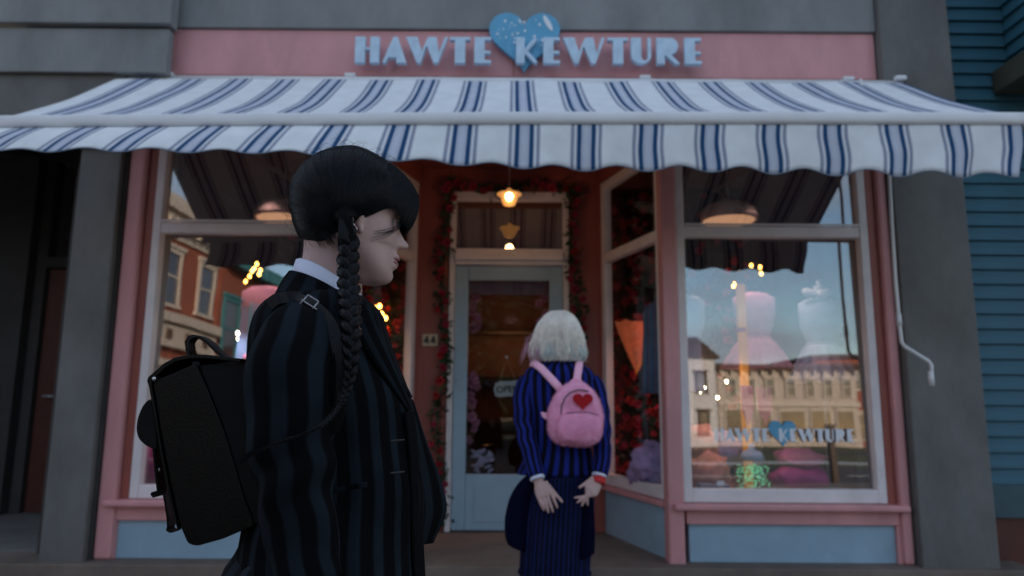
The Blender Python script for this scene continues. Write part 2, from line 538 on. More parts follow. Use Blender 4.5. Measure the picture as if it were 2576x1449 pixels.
# ------------------------------------------------------------------ ground, street
struct('pavement', MB().box(-14, 14, -3.2, 4.72, -0.12, 0.0), M['pave'])
struct('pavement_kerb', MB().box(-14, 14, -3.36, -3.203, -0.13, 0.003), M['stone'], bevel=0.01)
g = MB()
gy = [-3.36, -12.0, -20.0, -38.0, -70, -400]; gz = [-0.13, -0.20, -0.24, -0.34, -0.6, -1.5]
g.grid([[(-400, y, z), (400, y, z)] for y, z in zip(gy, gz)], flip=True)
struct('ground', g, M['grass'])
r_ = MB()
r_.grid([[(-120, y, z), (120, y, z)] for y, z in ((-3.362, -0.124), (-12.0, -0.19))], flip=True)
struct('road', r_, M['asphalt'])
r_ = MB()
for k in range(-12, 13):
    r_.box(k*4.5, k*4.5+2.4, -7.75, -7.62, -0.17, -0.150)
struct('road_line', r_, M['line'])
r_ = MB(); r_.grid([[(-120, y, z), (120, y, z)] for y, z in ((-14, -0.205), (-15.6, -0.212))], flip=True)
struct('footpath', r_, M['line'])
r_ = MB(); r_.grid([[(-120, y, z), (120, y, z)] for y, z in ((-24, -0.252), (-29, -0.278))], flip=True)
struct('far_road', r_, M['asphalt'])
struct('entrance_floor', MB().prism([(-3.6, 4.722), (3.4, 4.722), (3.4, 8.6), (-3.6, 8.6)], -0.1, 0.115), M['pave'], bevel=0.008)

# ------------------------------------------------------------------ shop building
CX = -0.02
shop = thing('shop_building', 'pink and pale blue shop front with recessed doorway between two grey stone piers', 'shop', (0, 5.0, 0))
XL, XR = -2.545, 2.515                       # outer edges of the window frames
def P(*a, **k): return part(*a, shop, **k) if False else None
# piers
part('pier', MB().box(-3.045, -2.76, 4.78, 5.6, 0.0, 4.9), M['stone'], shop, bevel=0.008)
part('pier', MB().box(2.665, 3.165, 4.78, 5.6, 0.0, 4.9), M['stone'], shop, bevel=0.008)
part('pier_return_shade', MB().box(-2.757, -2.735, 4.83, 5.3, 0.0, 3.5), M['stone_dark'], shop)  # shade on the pier's side face, painted as a dark strip
# wall above and its beams
part('upper_wall', MB().box(-2.757, 2.662, 5.02, 5.6, 3.25, 8.4), M['stone'], shop)
part('pier_top', MB().box(-9, 9, 5.1, 5.6, 4.902, 8.4), M['stone'], shop)
part('lintel_beam', MB().box(-2.50, 2.662, 4.834, 5.018, at(1300, 74, 4.834).z, 4.9), M['stone_top'], shop, bevel=0.008)
part('lintel_beam', MB().box(-6.0, -2.44, 4.66, 4.778, at(200, 57, 4.66).z, 4.9), M['stone_top'], shop, bevel=0.008)
part('lintel_beam', MB().box(-6.0, -2.46, 4.70, 4.778, at(200, 181, 4.70).z, at(200, 71, 4.70).z), M['stone_top'], shop, bevel=0.006)
part('lintel_beam', MB().box(-6.0, -2.757, 4.742, 4.779, 2.9, at(200, 188, 4.742).z), M['stone'], shop, bevel=0.006)
part('roof', MB().box(-9, 9, 5.0, 14, 8.402, 8.6), M['roof'], shop)
part('side_wall', MB().box(-9, -8.6, 5.6, 14, 0, 8.4), M['stone'], shop)
part('side_wall', MB().box(8.6, 9, 5.6, 14, 0, 8.4), M['stone'], shop)
# pink fascia
part('fascia_board', MB().box(-2.52, 2.655, 4.86, 5.015, 3.40, at(1300, 74, 4.834).z-0.003), M['pink'], shop, bevel=0.004)
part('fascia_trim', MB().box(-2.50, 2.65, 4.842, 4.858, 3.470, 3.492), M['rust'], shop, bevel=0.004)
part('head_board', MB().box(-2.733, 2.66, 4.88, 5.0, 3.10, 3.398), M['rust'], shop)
# outer pink posts with stepped moulding
for sgn, x0, x1, x2 in ((-1, -2.732, -2.615, -2.548), (1, 2.655, 2.585, 2.518)):
    a, b = sorted((x0, x1))
    part('post', MB().box(a, b, 4.84, 5.0, 0.115, 3.098), M['pink'], shop, bevel=0.02)
    a, b = sorted((x1, x2))
    part('post_moulding', MB().box(a+0.001, b-0.001, 4.885, 5.0, 0.49, 3.098), M['rust'], shop, bevel=0.01)
# corner posts between front and angled windows
for x0, x1 in ((1.045, 1.152), (-1.192, -1.085)):
    part('post', MB().box(x0, x1, 4.845, 4.99, 0.10, 3.098), M['pink'], shop, bevel=0.012)
# front windows
def front_window(x0, x1, toe):
    def lean(o): o.rotation_euler = (R(-1.05), 0, R(toe))
    f = MB(); w = 0.06
    f.box(x0, x0+w, 4.87, 4.95, 0.50, 3.098)
    f.box(x1-w, x1, 4.87, 4.95, 0.50, 3.098)
    f.box(x0+w, x1-w, 4.871, 4.949, 0.50, 0.588)
    f.box(x0+w, x1-w, 4.875, 4.945, 2.315, 2.395)
    f.box(x0+w, x1-w, 4.871, 4.949, 3.02, 3.098)
    fr = part('window_frame', f, M['cream'], shop, bevel=0.007)
    lean(part('pane', MB().box(x0+w-0.012, x1-w+0.012, 4.905, 4.911, 0.583, 2.325), M['glass'], fr))
    lean(part('pane', MB().box(x0+w-0.012, x1-w+0.012, 4.898, 4.904, 2.385, 3.03), M['glass'], fr))
    b = MB()
    b.box(x0+w, x1-w, 4.86, 4.869, 2.395, 2.41)
    part('glazing_bead', b, M['cream'], fr)
front_window(1.155, 2.515, 1.7)
front_window(-2.545, -1.195, -1.4)
# ledges and bulkheads
def bulk(x0, x1, sg):
    part('sill_ledge', MB().box(x0-0.03 if sg < 0 else x0-0.09, x1+0.09 if sg < 0 else x1+0.03, 4.80, 5.0, 0.455, 0.497), M['pink'], shop, bevel=0.012)
    f = MB()
    f.box(x0, x1, 4.87, 4.99, 0.36, 0.452)
    part('bulkhead_rail', f, M['pink'], shop, bevel=0.006)
    part('bulkhead_panel', MB().box(x0+0.02, x1-0.02, 4.90, 4.98, 0.115, 0.358), M['panel_blue'], shop, bevel=0.003)
bulk(1.17, 2.60, 1)
bulk(-2.65, -1.21, -1)
for a, b in ((2.56, 2.60), (-2.65, -2.61)):
    part('bulkhead_stile', MB().box(a, b, 4.872, 4.99, 0.113, 0.359), M['pink'], shop, bevel=0.006)
# angled side windows of the entrance
def side_window(sx, xa, xb):
    A = Vector((xa, 4.96)); B = Vector((xb, 5.93))
    d = (B-A).normalized()
    def bm(t0, t1, w, z0, z1): return (A+d*t0, A+d*t1, w, z0, z1)
    Ln = (B-A).length
    f = MB()
    f.beam(*bm(0.02, 0.07, 0.07, 0.50, 3.02)); f.beam(*bm(Ln-0.07, Ln, 0.07, 0.50, 3.02))
    f.beam(*bm(0.07, Ln-0.07, 0.068, 0.50, 0.585)); f.beam(*bm(0.07, Ln-0.07, 0.066, 2.315, 2.395)); f.beam(*bm(0.07, Ln-0.07, 0.068, 2.95, 3.02))
    fr = part('window_frame', f, M['cream'], shop, bevel=0.006)
    p = MB(); p.beam(*bm(0.065, Ln-0.065, 0.006, 0.58, 2.32)); part('pane', p, M['glass_side'], fr)
    p = MB(); p.beam(*bm(0.065, Ln-0.065, 0.006, 2.39, 2.955)); part('pane', p, M['glass_side'], fr)
    p = MB(); p.beam(*bm(0.0, Ln, 0.14, 0.455, 0.497)); part('sill_ledge', p, M['pink'], shop, bevel=0.01)
    p = MB(); p.beam(*bm(0.0, Ln, 0.05, 0.116, 0.453)); part('bulkhead_panel', p, M['panel_blue'], shop)
    p = MB(); p.beam(*bm(0.0, Ln, 0.10, 3.022, 3.16)); part('head_board', p, M['rust'], shop)
side_window(1, 1.09, 0.79)
side_window(-1, -1.13, -0.84)
# entrance soffit and door wall
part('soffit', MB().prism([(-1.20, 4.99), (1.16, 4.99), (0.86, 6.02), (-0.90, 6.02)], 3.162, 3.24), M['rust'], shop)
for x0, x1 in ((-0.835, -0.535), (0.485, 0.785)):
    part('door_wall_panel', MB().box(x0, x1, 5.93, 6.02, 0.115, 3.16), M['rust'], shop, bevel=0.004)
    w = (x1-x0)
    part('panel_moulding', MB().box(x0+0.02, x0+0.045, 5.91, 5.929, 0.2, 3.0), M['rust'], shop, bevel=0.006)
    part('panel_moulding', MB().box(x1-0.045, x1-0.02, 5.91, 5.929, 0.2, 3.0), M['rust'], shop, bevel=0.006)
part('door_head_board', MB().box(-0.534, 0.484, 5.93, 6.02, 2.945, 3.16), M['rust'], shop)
f = MB()
f.box(-0.533, -0.485, 5.90, 6.0, 0.116, 2.943); f.box(0.435, 0.483, 5.90, 6.0, 0.116, 2.943)
f.box(-0.484, 0.434, 5.902, 5.998, 2.875, 2.943)
f.box(-0.484, 0.434, 5.895, 5.998, 2.30, 2.44)
f.box(-0.484, 0.434, 5.865, 5.894, 2.335, 2.395)
fr = part('door_casing', f, M['cream'], shop, bevel=0.006)
part('transom_pane', MB().box(-0.486, 0.436, 5.955, 5.961, 2.437, 2.878), M['glass'], fr)
door = MB()
door.box(-0.482, -0.370, 5.93, 5.975, 0.125, 2.295); door.box(0.318, 0.432, 5.93, 5.975, 0.125, 2.295)
door.box(-0.369, 0.317, 5.931, 5.974, 2.17, 2.295); door.box(-0.369, 0.317, 5.931, 5.974, 0.125, 0.565)
dr = part('door', door, M['door_blue'], shop, bevel=0.006)
part('pane', MB().box(-0.374, 0.322, 5.95, 5.956, 0.56, 2.175), M['glass_side'], dr)
part('door_panel', MB().box(-0.30, 0.25, 5.922, 5.93, 0.19, 0.50), M['door_blue'], dr, bevel=0.006)
hd = MB(); hd.tube([(0.375, 5.93, 1.08), (0.375, 5.89, 1.10), (0.375, 5.885, 1.18), (0.375, 5.89, 1.26), (0.375, 5.93, 1.28)], 0.009, 8)
part('handle', hd, M['galv'], dr, smooth=True)
# number plaque
pl = thing('number_plaque', 'small ivory house number plaque reading 44 beside the blue door', 'number plate', (-0.675, 5.92, 1.6))
part('plate', MB().box(-0.745, -0.615, 5.902, 5.91, 1.605, 1.705), M['plaque'], pl, bevel=0.003)
four = [(0.62, 0), (0.62, 0.22), (0, 0.22), (0, 0.36), (0.5, 1), (0.82, 1), (0.82, 0.4), (1, 0.4), (1, 0.22), (0.82, 0.22), (0.82, 0)]
for ox in (-0.735, -0.68):
    part('digit', MB().extr([(ox+x*0.048, 1.62+y*0.07) for x, y in four], 5.898, 5.9015), M['black'], pl)

# interior
struct('shop_floor', MB().prism([(-2.7, 5.0), (-1.2, 5.0), (-0.9, 6.03), (0.86, 6.03), (1.16, 5.0), (2.66, 5.0), (2.66, 5.6), (3.07, 5.61), (3.07, 9.4), (-2.955, 9.4), (-2.955, 5.61), (-2.7, 5.6)], 0.116, 0.13), M['int_floor'])
part('interior_wall', MB().box(-3.04, 3.16, 9.4, 9.5, 0.1, 3.3), M['interior'], shop)
part('interior_wall', MB().box(-3.045, -2.96, 5.605, 9.4, 0.1, 3.3), M['interior'], shop)
part('interior_wall', MB().box(3.08, 3.16, 5.605, 9.4, 0.1, 3.3), M['interior'], shop)
part('ceiling', MB().prism([(-2.7, 5.003), (-1.2, 5.003), (-0.9, 6.023), (0.86, 6.023), (1.16, 5.003), (2.66, 5.003), (2.66, 5.6), (3.07, 5.61), (3.07, 9.4), (-2.955, 9.4), (-2.955, 5.61), (-2.7, 5.6)], 3.22, 3.245), M['interior'], shop)
part('display_platform', MB().prism([(1.2, 5.0), (2.66, 5.0), (2.66, 6.9), (0.95, 6.9), (0.87, 6.0)], 0.131, 0.50), M['int_floor'], shop)
part('display_platform', MB().prism([(-1.24, 5.0), (-2.7, 5.0), (-2.7, 6.9), (-1.0, 6.9), (-0.92, 6.0)], 0.131, 0.50), M['int_floor'], shop)
for x0, x1 in ((2.68, 3.07), (-2.95, -2.72)):
    part('side_partition', MB().box(x0, x1, 5.62, 5.68, 0.13, 3.2), M['interior'], shop)
# shelves at the back of the shop
for k, z in enumerate((0.9, 1.45, 2.0)):
    part('shelf', MB().box(-1.0, 1.0, 9.05, 9.35, z, z+0.03), M['dark_wood'], shop)

# weathered drips and scuffs near the base of the piers are in the stone material; a cornice seam runs along the fascia
part('fascia_seam', MB().box(-0.003, 0.003, 4.857, 4.8595, 3.50, 3.83), M['rust'], shop)
# ------------------------------------------------------------------ neighbours
nl = thing('neighbour_doorway', 'dark recessed entrance with a red brown door left of the shop', 'doorway', (-4.5, 6, 0))
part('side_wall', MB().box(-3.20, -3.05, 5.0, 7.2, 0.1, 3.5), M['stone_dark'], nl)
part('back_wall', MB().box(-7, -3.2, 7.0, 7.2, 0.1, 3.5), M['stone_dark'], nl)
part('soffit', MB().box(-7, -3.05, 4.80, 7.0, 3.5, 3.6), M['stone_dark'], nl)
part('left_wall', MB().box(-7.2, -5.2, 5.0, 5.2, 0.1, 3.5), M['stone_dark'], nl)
dn = part('door', MB().box(-4.35, -3.62, 6.55, 6.6, 0.14, 2.35), M['red_door'], nl, bevel=0.004)
hh = MB(); hh.tube([(-4.25, 6.54, 1.17), (-4.25, 6.49, 1.17), (-4.14, 6.49, 1.17)], 0.012, 8)
part('handle', hh, M['galv'], dn, smooth=True)
fr = MB(); fr.box(-4.45, -4.355, 6.5, 6.62, 0.14, 3.4); fr.box(-3.615, -3.52, 6.5, 6.62, 0.14, 3.4); fr.box(-4.354, -3.616, 6.5, 6.62, 2.36, 2.46)
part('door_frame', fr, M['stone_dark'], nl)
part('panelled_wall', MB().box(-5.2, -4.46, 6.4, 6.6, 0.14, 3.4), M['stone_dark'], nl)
part('step', MB().box(-7, -3.21, 5.05, 6.9, 0.116, 0.14), M['stone'], nl)

nr = thing('neighbour_house', 'teal blue clapboard house with an overhanging bay right of the grey pier', 'house', (4.6, 5.2, 0))
zz = 0.62; i = 0
while zz < 4.6:
    h = 0.107
    m = MB()
    k = [(3.166, 5.02-0.0), (9, 5.02)]
    m.v += [(3.17, 4.985, zz), (8.6, 4.985, zz), (8.6, 5.06, zz), (3.17, 5.06, zz), (3.17, 5.008, zz+h-0.002), (8.6, 5.008, zz+h-0.002), (8.6, 5.06, zz+h-0.002), (3.17, 5.06, zz+h-0.002)]
    for q in ((0, 1, 5, 4), (3, 0, 4, 7), (1, 2, 6, 5), (2, 3, 7, 6), (4, 5, 6, 7), (3, 2, 1, 0)): m.face(q)
    part('siding_board', m, M['siding'], nr)
    zz += h
zz = 3.62
while zz < 4.9:
    m = MB(); h = 0.107
    m.v += [(3.70, 4.0, zz), (3.70, 4.98, zz), (3.78, 4.98, zz), (3.78, 4.0, zz), (3.722, 4.0, zz+h-0.002), (3.722, 4.98, zz+h-0.002), (3.78, 4.98, zz+h-0.002), (3.78, 4.0, zz+h-0.002)]
    for q in ((0, 1, 5, 4)[::-1], (0, 4, 7, 3)[::-1], (1, 2, 6, 5), (2, 3, 7, 6), (4, 5, 6, 7), (3, 2, 1, 0)): m.face(q)
    part('bay_board', m, M['siding'], nr)
    zz += h
part('bay_eave', MB().box(3.58, 6.0, 3.9, 4.98, 3.44, 3.618), mat('olive_trim', (0.05, 0.055, 0.04), 0.7), nr, bevel=0.01)
part('skirting_board', MB().box(3.17, 8.6, 4.96, 5.06, 0.40, 0.618), M['skirting'], nr, bevel=0.005)
part('base_wall', MB().box(3.17, 8.6, 5.0, 5.06, 0.0, 0.398), M['red_door'], nr)
part('back_wall', MB().box(3.17, 8.6, 5.062, 5.5, 0.0, 4.9), M['stone_dark'], nr)

# ------------------------------------------------------------------ sign letters
HW = 0.36
def letter_polys(ch):
    if ch == 'H': return 0.87, [[(0, 0), (.36, 0), (.36, 1), (0, 1)], [(.361, .50), (.539, .50), (.539, .60), (.361, .60)], [(.54, 0), (.87, 0), (.87, 1), (.54, 1)]]
    if ch == 'A': return 0.88, [[(0, 0), (.12, 0), (.27, .28), (.47, .28), (.50, .0), (.88, 0), (.50, 1), (.36, 1), (.36, .99)], ]
    if ch == 'W': return 1.52, [[(0, 1), (.42, 1), (.58, .46), (.80, 1), (1.10, 1), (1.21, .42), (1.40, 1), (1.52, 1), (1.17, 0), (1.02, 0), (.75, .66), (.56, 0), (.42, 0)]]
    if ch == 'T': return 0.74, [[(0, .88), (0, 1), (.74, 1), (.74, .88), (.56, .88), (.56, 0), (.19, 0), (.19, .88)]]
    if ch == 'E': return 0.60, [[(0, 0), (.60, 0), (.60, .12), (.37, .12), (.37, .37), (.58, .37), (.58, .48), (.37, .48), (.37, .88), (.60, .88), (.60, 1), (0, 1)]]
    if ch == 'K': return 0.78, [[(0, 0), (.31, 0), (.31, .38), (.68, 0), (.78, .05), (.42, .48), (.76, .92), (.66, 1), (.31, .56), (.31, 1), (0, 1)]]
    if ch == 'U':
        o = [(0, 1), (0, .32)] + [(.36-.36*math.cos(a), .32-.32*math.sin(a)) for a in np.linspace(0.2, math.pi, 10)] + [(.72, 1), (.60, 1), (.60, .34)]
        o += [(.485+.115*math.cos(a), .30-.18*math.sin(a)) for a in np.linspace(0.2, math.pi-.2, 6)] + [(.37, .34), (.37, 1)]
        return 0.72, [o]
    if ch == 'R':
        o = [(0, 0), (.29, 0), (.29, .34), (.66, 0), (.84, 0), (.52, .36)] + [(.50+.28*math.sin(a), .685-.315*math.cos(a)) for a in np.linspace(.2, math.pi, 9)] + [(0, 1)]
        return 0.84, [o]
def letter_mesh(ch, x, z, H, y0, y1):
    w, polys = letter_polys(ch); m = MB()
    if ch == 'A':
        polys = [[(0, 0), (.13, 0), (.245, .25), (.50, .25), (.50, .0), (.88, 0), (.52, 1), (.37, 1)]]
        polys = [[(0, 0), (.13, 0), (.215, .20), (.52, .20), (.51, 0), (.88, 0), (.54, 1), (.38, 1)]]
    for p in polys: m.extr([(x+a*H, z+b*H) for a, b in p], y0, y1)
    if ch == 'R':
        pass
    return m
def heart_poly(cx, cz, w, h, n=40):
    pts = []
    for i in range(n):
        t = 2*math.pi*i/n
        x = 16*math.sin(t)**3
        y = 13*math.cos(t)-5*math.cos(2*t)-2*math.cos(3*t)-math.cos(4*t)
        pts.append((cx+x/32*w, cz+(y+17)/29*h))
    return pts
WORD = [('H', 207), ('A', 373), ('W', 513), ('T', 780), ('E', 930), ('K', 1183), ('E', 1348), ('W', 1466), ('T', 1738), ('U', 1880), ('R', 2035), ('E', 2205)]
sg = thing('shop_sign', 'raised pale blue HAWTE KEWTURE lettering with heart on the pink fascia', 'sign', (0, 4.85, 3.5))
def sx(cx, cy, Y):      # crop pixel of the sign close-up -> world
    return at(805+cx*0.4167, cy*0.4153, Y)
for ch, cx in WORD:
    yb = 378 + (cx-207)*0.004
    p0 = sx(cx, yb, 4.74)
    H = 0.200
    me = letter_mesh(ch, p0.x, p0.z, H, 4.74, 4.785)
    o = part('letter', me, M['letter'], sg, bevel=0.003, label='raised letter ' + ch)
for i in range(12):
    x = sx(WORD[i][1]+40, 300, 4.8)
    part('letter_pin', MB().box(x.x-0.006, x.x+0.006, 4.785, 4.86, x.z-0.006, x.z+0.006), M['galv'], sg)
top_ = sx(1235, 76, 4.789); bot_ = sx(1228, 438, 4.789)
hw = sx(1450, 200, 4.789).x - sx(1020, 200, 4.789).x
hx = (sx(1450, 200, 4.789).x + sx(1020, 200, 4.789).x)/2
hpoly = heart_poly(hx, bot_.z, hw, (top_.z-bot_.z)*1.0)
ht = part('heart', MB().extr(hpoly, 4.789, 4.829), M['heart'], sg, bevel=0.004)
sp = MB(); rng = random.Random(3)
def flat_ell(m, cx, cz, a, b, y, rot=0, n=12):
    pts = [(cx+a*math.cos(t)*math.cos(rot)-b*math.sin(t)*math.sin(rot), cz+a*math.cos(t)*math.sin(rot)+b*math.sin(t)*math.cos(rot)) for t in [2*math.pi*i/n for i in range(n)]]
    m.extr(pts, y-0.002, y)
for k in range(62):
    u = rng.uniform(-0.42, 0.25); v = rng.uniform(0.25, 0.95)
    if abs(u) > 0.46*min(1, v*1.25) or (u > -0.02 and v > 0.5 and rng.random() < .5): continue
    s_ = rng.choice((0.003, 0.004, 0.006, 0.009))
    flat_ell(sp, hx+u*hw, bot_.z+v*(top_.z-bot_.z)*0.92, s_, s_*1.15, 4.788)
part('sparkle', sp, M['white'], ht, label='white painted sparkle dots', stuff=True)
hl = MB(); c = sx(1375, 150, 4.81); flat_ell(hl, c.x, c.z, 0.068, 0.018, 4.787, R(-62), 20)
part('highlight', hl, M['white'], ht)

# ------------------------------------------------------------------ awning
PER = 0.3345; SX0 = 0.063
W_ = (0.75, 0.79, 0.81); D_ = (0.016, 0.070, 0.17); G_ = (0.27, 0.30, 0.39); Cc = (0.44, 0.49, 0.60)
def cpos(o): return 0.5 + o/PER
stops = [(0, W_), (cpos(-0.088), W_), (cpos(-0.080), G_), (cpos(-0.068), G_), (cpos(-0.062), W_), (cpos(-0.053), (0.55, .58, .65)), (cpos(-0.047), D_), (cpos(-0.030), D_), (cpos(-0.024), Cc),
         (cpos(0), (0.54, 0.58, 0.66)), (cpos(0.024), Cc), (cpos(0.030), D_), (cpos(0.047), D_), (cpos(0.053), (0.55, .58, .65)), (cpos(0.062), W_), (cpos(0.068), G_), (cpos(0.080), G_), (cpos(0.088), W_), (1.0, W_)]
# canopy uses UV so that the stripes stay on the cloth
M['canvas'] = ramp_mat('striped_canvas', 'uv', PER, stops, K=1.0, rough=0.85, weave=900, transl=0.0, mottle=0.07)
aw = thing('awning', 'blue and white striped canvas awning with scalloped valance over the shop front', 'awning', (0, 4.9, 3.5))
AX0, AX1 = -2.83, 2.79
def bar_z(x): return 2.641 + (x+2.8)/5.6*0.059 + 0.012*math.cos(x*0.56)
def canopy_pt(u, v):
    x = AX0+(AX1-AX0)*u
    yb, zb = 4.84, 3.476
    yf = 3.70; zf = bar_z(x)+0.03
    xx = x
    z = zb+(zf-zb)*v - 0.055*math.sin(math.pi*v)*(0.55+0.45*math.sin(math.pi*u)) + 0.004*math.sin(x*9+v*3) + 0.010*noise.noise(Vector((x*2.2, v*3, 0.3)))
    y = yb+(yf-yb)*v
    return (xx, y, z)
NU, NV = 140, 16
P_ = [[canopy_pt(i/NU, j/NV) for i in range(NU+1)] for j in range(NV+1)]
UVc = [[((AX0+(AX1-AX0)*i/NU-SX0)/PER+0.5+40, j/NV) for i in range(NU+1)] for j in range(NV+1)]
m = MB(); m.grid(P_, uv=UVc)
o = part('canopy', m, M['canvas'], aw, smooth=True)
so = o.modifiers.new('thick', 'SOLIDIFY'); so.thickness = 0.003
fb = MB()
prof = [(3.640, -0.036), (3.632, -0.02), (3.632, 0.015), (3.640, 0.030), (3.66, 0.037), (3.70, 0.036), (3.72, 0.02), (3.72, -0.03), (3.70, -0.040), (3.66, -0.040)]
rings = []
for i in range(41):
    x = AX0-0.01+(AX1+0.02-AX0)*i/40
    rings.append([(x, y, bar_z(x)+z) for y, z in prof][::-1])
fb.loft(rings)
part('front_bar', fb, M['white_metal'], aw, smooth=True)
for x in (AX0-0.02, AX1+0.012):
    part('end_cap', MB().box(x, x+0.008, 3.625, 3.725, bar_z(x)-0.045, bar_z(x)+0.042), M['white_metal'], aw, bevel=0.003)
va = MB(); NU2, NV2 = 420, 10
def val_pt(u, v):
    x = AX0+0.02+(AX1-0.04-AX0)*u
    sw = cs([-3, -2.2, -1.3, -0.5, -0.1, 0.35, 3], [42, 41, 37, 22, 11, 2, 0.5], x)          # the wind lifts the left end outward
    ln = cs([-3, 0.5, 2.6, 3], [0.250, 0.250, 0.285, 0.285], x) + 0.017*math.cos(2*math.pi*(x-SX0)/PER)
    d = ln*v
    bulge = 0.02*math.sin(math.pi*v*1.1)*cs([-3, -1.5, 0, 3], [1, .7, .2, 0.1], x)
    rip = 0.006*math.sin(x*6.1+1.3)*v + 0.006*math.sin(x*17)*v + 0.005*noise.noise(Vector((x*5, v*2.5, 1.7)))*v + 0.003*noise.noise(Vector((x*22, v*5, 4.7))) + 0.010*cs([-3, 1.6, 2.0, 2.8], [0, 0, .6, 1.6], x)*math.sin(x*16+v*2)*v
    xs = x + 0.055*cs([-3, -1.5, 0, 3], [-1.6, -1.2, -0.1, 0.0], x)*v**1.2*1.3 + (-0.06*max(0, (x-2.25)/.55)**2*v) + 0.006*math.sin(v*6+x*2.0)*min(1, max(0, x-0.2))
    return (xs, 3.655 - d*math.sin(R(sw)) - bulge - rip, bar_z(x)-0.036 - d*math.cos(R(sw)))
Pv = [[val_pt(i/NU2, j/NV2) for i in range(NU2+1)] for j in range(NV2+1)]
UVv = [[((AX0+0.02+(AX1-0.04-AX0)*i/NU2-SX0)/PER+0.5+40, j/NV2) for i in range(NU2+1)] for j in range(NV2+1)]
va.grid(Pv, uv=UVv)
o = part('valance', va, M['canvas'], aw, smooth=True)
so = o.modifiers.new('thick', 'SOLIDIFY'); so.thickness = 0.003
hm = MB(); hm.tube([Vector(p)+Vector((0, -0.001, 0)) for p in Pv[-1]], 0.0035, 5)
part('valance_hem', hm, mat('hem_tape', (0.16, 0.22, 0.30), 0.8), aw, smooth=True)
for x in (-2.50, -1.18, 0.95, 2.42):
    part('wall_bracket', MB().box(x-0.038, x+0.038, 4.79, 4.858, 3.462, 3.488), M['white_metal'], aw, bevel=0.004)
for x in (AX0+0.02, AX1-0.02):
    part('wall_bracket', MB().box(x-0.04, x+0.04, 4.74, 4.86, 3.44, 3.478), M['white_metal'], aw, bevel=0.012)
rl = MB(); rl.tube([(AX0, 4.80, 3.43), (AX1, 4.80, 3.43)], 0.03, 12); part('roller_tube', rl, M['white_metal'], aw, smooth=True)
for x, xe in ((-2.55, -1.75), (2.5, 1.7)):
    ar = MB(); ar.tube([(x, 4.80, 3.32), (xe, 4.22, 2.90)], 0.018, 8); ar.tube([(xe, 4.22, 2.90), (x*0.98, 3.72, 2.665)], 0.016, 8)
    part('folding_arm', ar, M['white_metal'], aw, smooth=True)
# crank rod hanging on the right
ck = MB()
cp = [at(2236, 420, 4.6), at(2243, 560, 4.6), at(2252, 700, 4.6), at(2263, 820, 4.6), at(2268, 862, 4.6), at(2278, 873, 4.6), at(2335, 908, 4.6), at(2343, 918, 4.6), at(2344, 970, 4.6)]
top_a = Vector((2.45, 4.7, 3.42))
ck.tube([top_a] + cp, 0.0115, 10)
cr_ = part('crank_rod', ck, M['white_metal'], aw, smooth=True)
gp = MB(); gp.tube([cp[-1]+Vector((0, 0, 0.09)), cp[-1]], 0.017, 10); part('crank_grip', gp, M['white_metal'], cr_, smooth=True)
gp = MB(); gp.tube([cp[3]+Vector((0, 0, 0.08)), cp[3]], 0.016, 10); part('rod_joint', gp, M['white_metal'], cr_, smooth=True)

# ------------------------------------------------------------------ lamps, and added fill lights
pdn = thing('entrance_lamp', 'lit amber glass pendant lamp hanging in front of the shop doorway', 'lamp', tuple(at(1281, 500, 5.4)))
c = at(1281, 500, 5.4)
m = MB(); m.tube([(c.x, c.y, c.z+0.06), (c.x, c.y, 3.165)], 0.005, 6); part('cord', m, M['galv'], pdn)
m = MB(); m.revolve((c.x, c.y, c.z-0.02), [(0.001, -0.045), (0.045, -0.032), (0.062, 0.0), (0.068, 0.03), (0.10, 0.055), (0.095, 0.06), (0.03, 0.075), (0.018, 0.10), (0.001, 0.105)], 24)
part('lamp_shade', m, M['amber_glass'], pdn, smooth=True)
m = MB(); m.ell((c.x, c.y-0.066, c.z+0.0), (0.028, 0.028, 0.034)); part('bulb', m, M['bulb'], pdn, smooth=True)
def point(name, loc, e, col, rad=0.05):
    d = bpy.data.lights.new(name, 'POINT'); d.energy = e; d.color = col; d.shadow_soft_size = rad
    o = bpy.data.objects.new(name, d); COL.objects.link(o); o.location = loc
    return o
point('entrance_lamp_light', (c.x, c.y-0.16, c.z-0.12), 0.8, (1.0, 0.55, 0.25), 0.04)

def spot(name, loc, aim, e, col, ang, rad=0.05):
    d = bpy.data.lights.new(name, 'SPOT'); d.energy = e; d.color = col; d.shadow_soft_size = rad; d.spot_size = R(ang); d.spot_blend = 0.6
    o = bpy.data.objects.new(name, d); COL.objects.link(o); o.location = loc
    o.rotation_euler = (Vector(loc)-Vector(aim)).to_track_quat('Z', 'Y').to_euler()
def drum_lamp(px, py, Y, label):
    c = at(px, py, Y)
    t = thing('pendant_lamp', label, 'lamp', tuple(c), 'drum pendant lamps in the shop windows')
    m = MB(); m.revolve((c.x, c.y, c.z), [(0.001, 0.10), (0.03, 0.145), (0.045, 0.105), (0.17, 0.09), (0.215, 0.055), (0.23, 0.0), (0.225, -0.04), (0.21, -0.035), (0.001, 0.02)], 32)
    part('lamp_shade', m, M['shade'], t, smooth=True)
    m = MB(); m.revolve((c.x, c.y, c.z-0.048), [(0.001, 0.0), (0.19, 0.0), (0.205, 0.012), (0.001, 0.014)], 32)
    part('diffuser', m, M['shade_lit'], t, smooth=True)
    m = MB(); m.tube([(c.x, c.y, c.z+0.14), (c.x, c.y, 3.21)], 0.005, 6); part('cord', m, M['galv'], t)
    spot('pendant_lamp_light', (c.x, c.y, c.z-0.06), (c.x, c.y+0.15, 0.5), 9, (1.0, 0.60, 0.40), 120, 0.12)
drum_lamp(1833, 545, 5.6, 'pinkish drum pendant lamp glowing in the right shop window')
drum_lamp(712, 540, 5.6, 'pinkish drum pendant lamp glowing in the left shop window')
